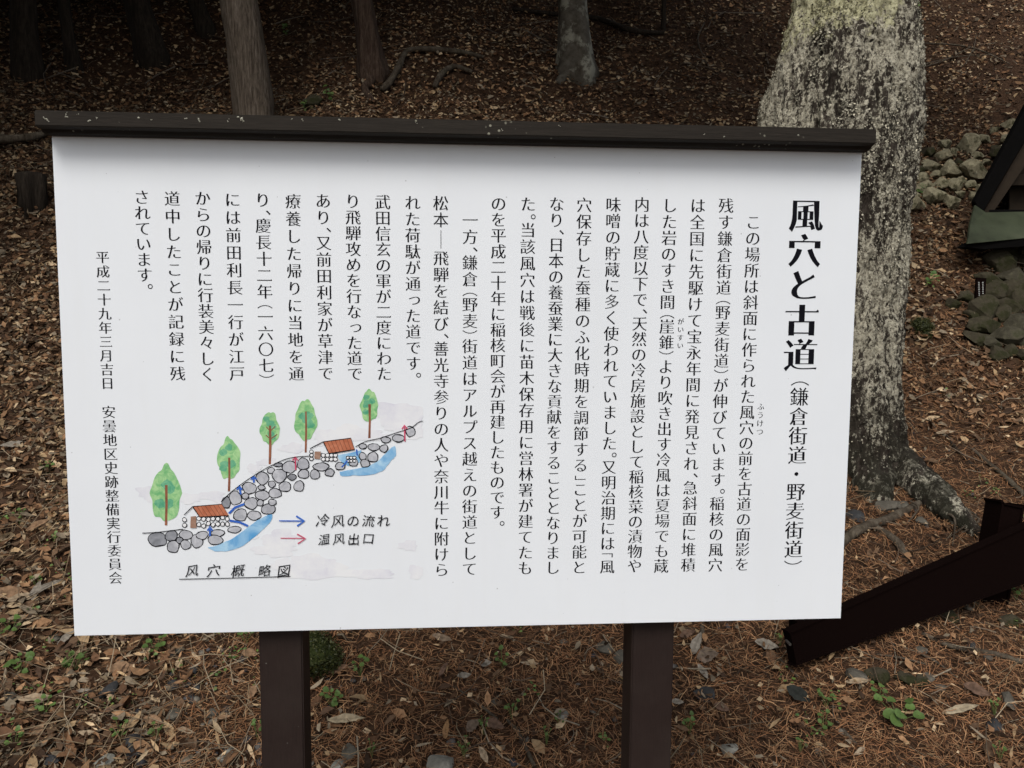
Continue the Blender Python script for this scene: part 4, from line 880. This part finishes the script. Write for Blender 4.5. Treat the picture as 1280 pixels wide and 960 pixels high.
# fine needles
def needles(name, n, dens, L, wd, label, tin, tilt, lift, y1, y0=-1.0):
    x, y = sample(n, dens, y1=y1, y0=y0); n = len(x); N = Hn(x, y); c = rng.normal(0, .12, n); e = rng.normal(0, .10, n)
    T = np.zeros((n, 6, 3))
    for i, t in enumerate((-.5, 0, .5)):
        for j, s_ in enumerate((1, -1)): T[:, i*2+j, 0] = t; T[:, i*2+j, 1] = s_*.5*wd/L+c*(1-4*t*t)*.8; T[:, i*2+j, 2] = e*(1-4*t*t)
    Fq = np.array([[0, 1, 3, 2], [2, 3, 5, 4]]); P = np.stack([x, y, H(x, y)], 1)+N*rng.uniform(.002, lift, n)[:, None]
    fr = frames(n, N, np.abs(rng.normal(0, tilt, n))); s_ = L*rng.uniform(.5, 1.3, n)
    # fan out normal so that ribbons catch light like round needles
    t = np.array(tin)[rng.integers(0, len(tin), n)]*rng.uniform(.6, 1.3, (n, 1))
    o = link(name, scatter(name, T, Fq, P, fr, s_[:, None]*np.ones((1, 3)), t, M['needle'])); return tag(o, label, 'needle litter', kind='stuff')
def d_need(x, y):
    return np.clip((.25+1.0*np.clip((x+1.1)/.6, 0, 1))*(1-.85*np.clip((y-2.4-.7*np.clip(x-1, 0, 2))/.8, 0, 1))+.5*vn(x, y, 1.3, 9), .05, 1)
needles('needle_litter', 215000, d_need, .045, .0015, 'reddish brown fallen conifer needles carpeting the ground around the posts', [(.34, .165, .078), (.25, .118, .056), (.44, .26, .135), (.15, .08, .045)], .28, .022, 4.6)
needles('dry_straw', 9000, lambda x, y: np.clip(.12+.9*np.clip((-x-.4)/.4, 0, 1)*(vn(x, y, 1.7, 4) > -.1), 0, 1), .15, .0024, 'long dry straw stalks tangled left of the sign', [(.24, .18, .11), (.17, .12, .07), (.30, .24, .16), (.12, .09, .06)], .35, .05, 6)
# upright grass tufts and twigs
def twigs(n, label, y0=-1.0, LL=(.05, .26), RR=(.0008, .003)):
    x, y = sample(n, lambda x, y: np.full_like(x, .9), y1=11, y0=y0); V = []; Fc = []; T = []
    N = Hn(x, y); Z = H(x, y)
    for i in range(len(x)):
        L = rnd.uniform(*LL); a = rnd.random()*6.283; r = rnd.uniform(*RR); d = Vector((math.cos(a), math.sin(a), 0)); nn = Vector(N[i].tolist()); d = (d-nn*d.dot(nn)).normalized(); s_ = nn.cross(d)
        p = Vector((x[i], y[i], Z[i]))+nn*rnd.uniform(.006, .035); bend = rnd.gauss(0, .12)*L; lf = rnd.gauss(0, .15)*L; b0 = len(V)
        for t in (-.5, -.15, .2, .5):
            c_ = p+d*L*t+s_*bend*(1-4*t*t)+nn*lf*t
            for k_ in range(3): V.append(c_+s_*math.cos(k_*2.094)*r*(1-.4*t)+nn*math.sin(k_*2.094)*r*(1-.4*t))
        for q in range(3):
            for k_ in range(3): Fc.append((b0+q*3+k_, b0+q*3+(k_+1) % 3, b0+q*3+3+(k_+1) % 3, b0+q*3+3+k_))
        c = rnd.choice([(.22, .17, .12), (.12, .085, .06), (.07, .05, .035), (.30, .25, .18)] if y0 < 0 else [(.12, .095, .07), (.07, .05, .035), (.16, .13, .10)]); T += [c]*12
    me = big_mesh('twig_litter', np.array([tuple(v) for v in V]), np.array(Fc), np.array(T), M['leaf']); return tag(link('twig_litter', me), label, 'twigs', kind='stuff')
twigs(3000, 'small twigs and sticks scattered over the slope')
twigs(420, 'longer fallen sticks lying across the upper slope', 3.0, (.2, .7), (.003, .008))
# gravel
def gravel(n, dens, y1=4):
    x, y = sample(n, dens, y1=y1); n = len(x); N = Hn(x, y)
    t = (1+5**.5)/2; I = np.array([[-1, t, 0], [1, t, 0], [-1, -t, 0], [1, -t, 0], [0, -1, t], [0, 1, t], [0, -1, -t], [0, 1, -t], [t, 0, -1], [t, 0, 1], [-t, 0, -1], [-t, 0, 1]])/1.9
    Fi = np.array([[0, 11, 5], [0, 5, 1], [0, 1, 7], [0, 7, 10], [0, 10, 11], [1, 5, 9], [5, 11, 4], [11, 10, 2], [10, 7, 6], [7, 1, 8], [3, 9, 4], [3, 4, 2], [3, 2, 6], [3, 6, 8], [3, 8, 9], [4, 9, 5], [2, 4, 11], [6, 2, 10], [8, 6, 7], [9, 8, 1]])
    T = I[None]*(1+rng.normal(0, .17, (n, 12, 1))); s_ = (rng.uniform(.004, .014, n)*rng.uniform(.6, 1.3, n))[:, None]*np.stack([rng.uniform(.9, 1.5, n), np.ones(n), rng.uniform(.4, .8, n)], 1)
    c = np.array([[.075, .075, .08], [.12, .11, .10], [.05, .05, .055], [.17, .15, .12]])[rng.integers(0, 4, n)]*rng.uniform(.7, 1.2, (n, 1))
    P = np.stack([x, y, H(x, y)], 1)+N*.006; o = link('gravel', scatter('gravel', T, Fi, P, frames(n, N, np.full(n, .2)), s_, c, M['leaf'])); return tag(o, 'small grey gravel pebbles mixed into the litter', 'gravel', kind='stuff')
gravel(2200, lambda x, y: np.clip(.08+1.3*np.exp(-((x+.75)/.35)**2-((y-1.3)/.5)**2)+.25*(vn(x, y, 1.5, 12) > .15), 0, 1))
# small green seedlings, stuff
def greens(n, dens, size, y1=6, label='tiny green seedlings and clover dotted over the ground', name='ground_cover', lift=(.008, .035), clus=7):
    x, y = sample(n, dens, y1=y1); nc = len(x); x = np.repeat(x, clus)+rng.normal(0, .018, nc*clus); y = np.repeat(y, clus)+rng.normal(0, .018, nc*clus); n = len(x); N = Hn(x, y)
    T, Fq = leaf_t(n, (.6, .85), .2); P = np.stack([x, y, H(x, y)], 1)+N*rng.uniform(*lift, n)[:, None]
    s_ = rng.uniform(*size, n); t = np.array([[.10, .17, .035], [.07, .13, .03], [.14, .21, .06]])[rng.integers(0, 3, n)]*rng.uniform(.7, 1.2, (n, 1))
    o = link(name, scatter(name, T, Fq, P, frames(n, N, np.full(n, .3)), s_[:, None]*np.ones((1, 3)), t, M['green'])); return tag(o, label, 'ground cover', kind='stuff')
greens(800, lambda x, y: np.clip((.15+.9*(x < -.3)+.5*((x < .1) & (y > 1.6)))*(vn(x, y, 2.3, 14) > .02), 0, 1), (.008, .018), y1=3.2)
greens(110, lambda x, y: np.clip((y > 3)*.8*(vn(x, y, .8, 15) > .12), 0, 1), (.02, .05), y1=12, label='sparse dark green fern sprays on the upper slope', name='fern_sprays', lift=(.02, .12), clus=14)
# moss patches as low cushions already in rocks; individual plants
def plant(px, py, npx, nl, label, round_=.85, hgt=.05, spread=1.0, col=(.085, .14, .035)):
    p = ground_at(px, py); m_ = pxm(p); t = empty('seedling', p, label, 'plant'); stems = []
    for i in range(nl):
        a = i/nl*6.283*1.0+rnd.uniform(-.4, .4); rr = npx*m_*rnd.uniform(.25, .5)*spread; h = hgt*rnd.uniform(.6, 1.2); c_ = p+Vector((math.cos(a)*rr, math.sin(a)*rr*.8, h+math.sin(a)*rr*.35))
        sz = npx*m_*.31*rnd.uniform(.6, 1.25); V = [c_.copy()+Vector((0, 0, -sz*.06))]; K = 12; tl_ = Vector((rnd.gauss(0, .25), -.35+rnd.gauss(0, .2), 1)).normalized(); q = tl_.to_track_quat('Z', 'X')
        for k_ in range(K):
            b_ = k_/K*6.283; rad = sz/2*(1-.28*math.exp(-((((b_-a+math.pi) % 6.283)-math.pi)/.3)**2)*(round_ > .8)); v = q @ Vector((math.cos(b_)*rad, math.sin(b_)*rad*round_, .08*sz*math.cos(2*b_))); V.append(c_+v)
        me = big_mesh('leaf', np.array([tuple(v) for v in V]), np.array([(0, 1+k_, 1+(k_+1) % K) for k_ in range(K)]), np.tile(np.array(col)*rnd.uniform(.8, 1.25), (len(V), 1)), M['green'], True); link('leaf', me, t)
        stems.append(([(p+Vector((0, 0, -.005)), .0012), ((p+c_)/2+Vector((0, 0, .006)), .001), (c_, .0009)]))
    V = []; Fc = []
    for s_ in stems:
        v, f_ = tube(s_, 5); b0 = len(V); V += v; Fc += [tuple(i+b0 for i in q) for q in f_]
    link('stem', mesh('stem', V, Fc), t, m_flat('stem_green', (.10, .13, .04), .2)) if 'stem_green' not in bpy.data.materials else link('stem', mesh('stem', V, Fc), t, bpy.data.materials['stem_green'])
for a in [(1122, 905, 52, 8, 'largest round-leaved green plant low right of the right post', .95, .05), (862, 918, 18, 6, 'small bright seedling just right of the right post foot'), (1098, 880, 26, 6, 'faint green seedling cluster above the largest round-leaved plant'), (1032, 885, 22, 7, 'small seedling clump beside the thin white twig'), (1030, 915, 22, 7, 'dull green seedling left of the short cream stick'), (1243, 896, 16, 5, 'little bright clover plant near the right edge'), (1270, 750, 18, 4, 'pale green leaf pair under the rail at the right edge'), (1000, 942, 14, 5, 'tiny green sprout at the bottom edge beside white debris'), (975, 808, 14, 4, 'green sprout hugging the lower end of the rail'), (1250, 952, 18, 5, 'light green sprout in the bottom right corner'),
          (95, 838, 30, 9, 'leafy green seedling clump left of centre under the sign corner'), (28, 842, 34, 9, 'wide green seedling patch at the left edge below the sign'), (15, 795, 30, 8, 'bright green seedlings at the left edge level with the sign bottom'), (195, 818, 28, 8, 'upright green seedlings directly under the sign sketch'), (85, 842, 16, 5, 'single round green leaf plant by the pale bark piece'), (55, 895, 24, 7, 'seedlings growing round the pale bone-like stick'), (150, 925, 22, 8, 'dense small seedling tuft near the bottom between stones'), (195, 928, 18, 6, 'rounded green seedling left of the left post foot'), (18, 940, 22, 7, 'green sprouts in the bottom left corner'), (308, 806, 26, 8, 'green clover patch touching the left side of the left post'), (322, 925, 18, 6, 'green sprigs at the lower left side of the left post'), (45, 735, 16, 5, 'green sprig among pale stalks left of the sign corner'),
          (605, 919, 14, 6, 'bright little seedling in the middle between posts'), (580, 948, 16, 6, 'green seedling behind the pale stone at the bottom edge'), (683, 932, 13, 5, 'small green leaf trio near the right post low down'), (628, 835, 20, 7, 'dark green seedling tuft high between the posts'), (640, 898, 18, 6, 'seedling beside the arching pale twig'), (415, 885, 26, 9, 'green seedlings right of the left post'), (450, 845, 22, 7, 'seedlings in the needles near the mossy rock'), (465, 948, 12, 5, 'tiny sprout beside the flat grey stone'), (700, 912, 14, 5, 'green sprig left of the right post'), (60, 595, 18, 6, 'green sprig on the bank left of the sign middle'), (25, 655, 16, 5, 'green sprig at the left edge beside dry leaves')]: plant(*a)
# notable stones
for i, (px, py, s_, kd, lab) in enumerate([(550, 955, 40, 'white', 'pale speckled stone at the bottom edge between the posts'), (436, 940, 22, 'grey', 'oval grey stone right of the left post'), (424, 955, 18, 'white', 'greenish white stone in the corner by the left post foot'), (775, 823, 22, 'grey', 'grey block stone touching the right post'), (757, 810, 20, 'grey', 'flat grey stone left of the right post'), (703, 893, 14, 'white', 'pale chip standing in needles left of the right post'), (617, 878, 12, 'grey', 'narrow upright grey bark-like stone between the posts'),
    (138, 862, 24, 'dark', 'dark flat stone left below the oval tan leaf'), (193, 888, 18, 'tan', 'brown angular stone below the sign sketch'), (216, 893, 18, 'grey', 'greenish grey stone next to the brown angular stone'), (266, 890, 16, 'grey', 'light grey stone left of the left post'), (284, 888, 15, 'dark', 'slate stone between light grey stone and left post'), (164, 925, 22, 'dark', 'rounded slate stone near the bottom left'), (174, 936, 22, 'dark', 'blackish stone against the rounded slate stone'), (131, 951, 24, 'white', 'cream layered stone at the bottom left edge'), (232, 853, 14, 'dark', 'blue-grey pebble under the sign above the pebble group'), (246, 858, 12, 'dark', 'small brown-grey pebble in the pebble group'), (240, 872, 12, 'dark', 'dark pebble at the heart of the pebble group'), (216, 858, 15, 'dark', 'round dark pebble left in the pebble group'), (244, 836, 13, 'dark', 'dark pebble highest in the pebble group'), (225, 812, 13, 'grey', 'mauve pebble just under the sign edge'), (232, 948, 14, 'tan', 'tan block stone at the bottom left of the left post'), (284, 945, 20, 'white', 'split pale rock at the foot of the left post'), (70, 798, 13, 'grey', 'round grey pebble below the left sign corner'), (12, 872, 20, 'grey', 'flat grey stone at the left edge'), (66, 950, 18, 'dark', 'slate piece in the bottom left corner'),
    (882, 868, 24, 'dark', 'dark angular stone right of the right post'), (910, 936, 22, 'white', 'pale angular stone low right of the right post'), (995, 862, 12, 'grey', 'small grey pebble above the black oval leaf'), (1022, 938, 9, 'grey', 'small grey pebble below the white twig'), (1072, 846, 22, 'grey', 'brownish flat stone under the rail, left of its stone row'), (1098, 843, 26, 'moss', 'mossy flat stone second in the stone row under the rail'), (1128, 846, 22, 'moss', 'olive stone third in the stone row under the rail'), (1148, 848, 20, 'moss', 'dark stone fourth in the stone row under the rail'), (1160, 848, 14, 'grey', 'grey pebble at the right end of the stone row'), (1150, 812, 14, 'grey', 'grey pebble between stone row and rail'), (1185, 768, 22, 'moss', 'green-grey stone half under the rail'), (1210, 760, 11, 'grey', 'small pebble directly below the rail post'), (1260, 776, 26, 'moss', 'mossy dark stone at the right edge below the rail'), (1258, 875, 22, 'grey', 'grey stone at the right edge low down'), (1243, 907, 20, 'dark', 'blue-grey stone beside the little clover plant'), (1175, 858, 11, 'grey', 'small pebble right of the stone row'), (1215, 808, 14, 'dark', 'dark pebble above the long grey stick'), (1236, 822, 10, 'grey', 'tan pebble on the long grey stick'),
    (1110, 632, 24, 'grey', 'flat pale stone lying on the thin root'), (1150, 652, 15, 'grey', 'small stone in the crook below the large root'), (1102, 594, 20, 'dark', 'flat dark stone beneath the tree foot'), (1068, 645, 22, 'dark', 'dark stone close to the right edge of the sign panel'), (1128, 632, 16, 'grey', 'wedge stone beside the flat pale stone'), (390, 127, 28, 'moss', 'brown slab stone just above the sign cap left of the thin trunk roots')]):
    p = ground_at(px, py+s_*.2); rock('rock' if s_ > 20 else 'pebble', p, s_*pxm(p)*1.05, M['rock_'+kd], None, 120+i, 3 if s_ > 20 else 2, .6, rnd.uniform(0, 3), rnd.uniform(1.0, 1.35), lab, 'stone' if s_ > 20 else 'pebble', .22)
# notable fallen leaves
def leaf_obj(px, py, lpx, wr, ang, col, label, curl=.25, name='fallen_leaf', cat='leaf', fold=.25):
    p = ground_at(px, py); m_ = pxm(p); L = lpx*m_; nx_, ny_ = 13, 7; V = []; Fc = []
    N = nrm(p); N = (N*.7+(CAM-p).normalized()*.45+Vector((rnd.gauss(0, .1), 0, 0))).normalized(); xa = (rgt*math.cos(ang)+upv*math.sin(ang)); xa = (xa-N*xa.dot(N)).normalized(); ya = N.cross(xa)
    sd = rnd.random()*9
    for i in range(nx_):
        t = i/(nx_-1); w_ = wr*L*.5*(math.sin(math.pi*min(1, t*1.02+.0))**.75 if t < .99 else 0.0)*(1.1-.35*t)+(.012*L if t < .12 else 0)
        for j in range(ny_):
            s_ = j/(ny_-1)*2-1; rag = 1+.10*math.sin(t*23+s_*4+sd)+.12*math.sin(t*6+s_*2+sd*3); v = p+N*(.026+L*(curl*(t-.5)**2+fold*abs(s_)*w_/L+.02*math.sin(t*9+s_*3+sd)))+xa*L*(t-.5)+ya*(s_*w_*rag+curl*.15*L*math.sin(t*3))
            V.append(v)
    n0 = len(V)
    for v in list(V): V.append(v-N*.0009)
    q = lambda i, j: i*ny_+j
    for i in range(nx_-1):
        for j in range(ny_-1):
            f_ = (q(i, j), q(i+1, j), q(i+1, j+1), q(i, j+1)); Fc.append(f_); Fc.append(tuple(n0+k_ for k_ in f_[::-1]))
    tint = np.array([np.array(col)*(.75 if abs(i % ny_-3) == 0 else 1.0)*(.85+.5*float(vn(i*.37, sd*9)+.3)) for i in range(n0)]*2)
    me = big_mesh(name, np.array([tuple(v) for v in V]), np.array(Fc), tint, M['leaf'], True); return tag(link(name, me), label, cat)
TAN, PALE, BRN, GRY, ORG, DK = (.25, .155, .09), (.33, .25, .165), (.13, .08, .055), (.24, .21, .17), (.30, .17, .08), (.028, .030, .026)
for a in [(155, 841, 34, .5, .1, TAN, 'large oval tan leaf lying flat under the left part of the sign'), (14, 747, 44, .42, .15, TAN, 'big tan leaf at the left edge beside the sign corner'), (30, 752, 34, .35, .5, PALE, 'pale tan leaf overlapping the big leaf at the left edge'), (113, 790, 40, .3, -1.0, BRN, 'brown curled leaf standing just below the left sign corner'), (84, 803, 28, .3, 1.0, GRY, 'grey slender leaf leaning below the left sign corner'), (150, 800, 24, .5, -.9, BRN, 'wide brown leaf tucked under the sign edge'), (58, 738, 42, .18, .7, GRY, 'long grey-green strap leaf beside the left sign edge'), (48, 742, 26, .45, 1.4, GRY, 'dull green-grey leaf behind the strap leaf'), (27, 778, 34, .2, .45, PALE, 'pale stalk-like leaf at the left edge'), (47, 922, 30, .4, 1.2, TAN, 'pale tan folded leaf in the bottom left area'), (48, 880, 44, .24, .35, PALE, 'bone-coloured bark strip in the lower left'), (167, 910, 24, .4, 1.3, PALE, 'white upright leaf scrap above the slate stones'), (193, 908, 26, .55, -.3, TAN, 'tan leaf below the brown angular stone'), (110, 923, 24, .3, .1, PALE, 'cream leaf scrap left of the slate stones'), (318, 870, 20, .6, 1.4, TAN, 'tan leaf against the left side of the left post'), (312, 822, 18, .7, .1, TAN, 'round tan leaf high beside the left post'), (104, 870, 22, .25, .4, GRY, 'grey bark flake left of the dark flat stone'), (280, 903, 24, .25, .4, TAN, 'narrow tan leaf below the slate pebbles'), (143, 892, 30, .22, .7, BRN, 'narrow brown leaf in the lower left'), (120, 905, 20, .35, -.7, PALE, 'cream broken scrap above the tan folded leaf'),
          (955, 812, 30, .5, -.35, GRY, 'pale grey-pink leaf left of the rail end'), (885, 826, 28, .75, .2, (.16, .12, .09), 'round brown leaf right of the right post'), (872, 810, 32, .4, 1.35, GRY, 'upright pale grey leaf right of the right post'), (860, 798, 22, .5, .4, BRN, 'brown leaf high beside the right post'), (879, 845, 24, .35, -1.2, GRY, 'drooping grey leaf below the round brown leaf'), (997, 874, 32, .62, -.9, DK, 'glossy black oval leaf below the rail end'), (1072, 858, 30, .28, -.1, PALE, 'pale straw-coloured leaf in the needles below the rail'), (1220, 868, 32, .5, -.7, BRN, 'reddish brown curled leaf near the right edge'), (1214, 750, 18, .4, -.6, TAN, 'pinkish leaf scrap below the rail post'), (900, 890, 20, .6, -.5, BRN, 'brown leaf scrap low right of the right post'), (848, 883, 16, .5, -.3, GRY, 'light grey leaf scrap touching the right post'), (1200, 893, 46, .22, .15, (.34, .28, .19), 'yellowish splintered wood piece near the right edge'),
          (552, 803, 26, .4, -.3, (.22, .16, .11), 'tan forked leaf just under the sign between the posts'), (434, 905, 46, .26, .12, (.36, .29, .19), 'cream torn bark piece right of the left post'), (557, 918, 26, .35, 1.4, ORG, 'orange-tan upright leaf between the posts'), (618, 912, 28, .5, -.4, BRN, 'brown leaf right of the orange-tan leaf'), (593, 912, 22, .65, 1.0, (.15, .11, .08), 'broad dull brown leaf between two brighter leaves'), (605, 950, 24, .4, -1.2, PALE, 'cream leaf at the bottom edge between the posts'), (424, 842, 26, .4, .6, (.22, .13, .08), 'brown leaf over the stones beside the left post'), (606, 834, 16, .6, .3, GRY, 'grey crumpled leaf high between the posts'), (580, 850, 18, .5, .2, GRY, 'light grey crumpled leaf in the middle between the posts'), (556, 842, 22, .3, 1.3, BRN, 'narrow brown leaf left of the grey crumpled leaves'), (632, 802, 18, .35, -.1, PALE, 'pale pebble-like leaf pair near the sign edge'), (440, 790, 16, .6, .3, BRN, 'brown leaf just under the sign near the left post'),
          (62, 540, 26, .35, .9, TAN, 'tan leaf on the bank left of the sign middle'), (50, 660, 30, .3, .8, TAN, 'forked tan leaf left of the lower sign edge'), (22, 560, 34, .25, .2, GRY, 'grey leaf at the left edge halfway down'), (1180, 545, 26, .22, .1, PALE, 'pale slim leaf on the right slope above the root'), (1216, 518, 22, .3, .4, TAN, 'cream leaf on the right slope where needles begin')]: leaf_obj(*a)
for o in [o for o in SC.objects if o.name.startswith('mossy_rock')]: fuzz(o, '', 5000, .014)
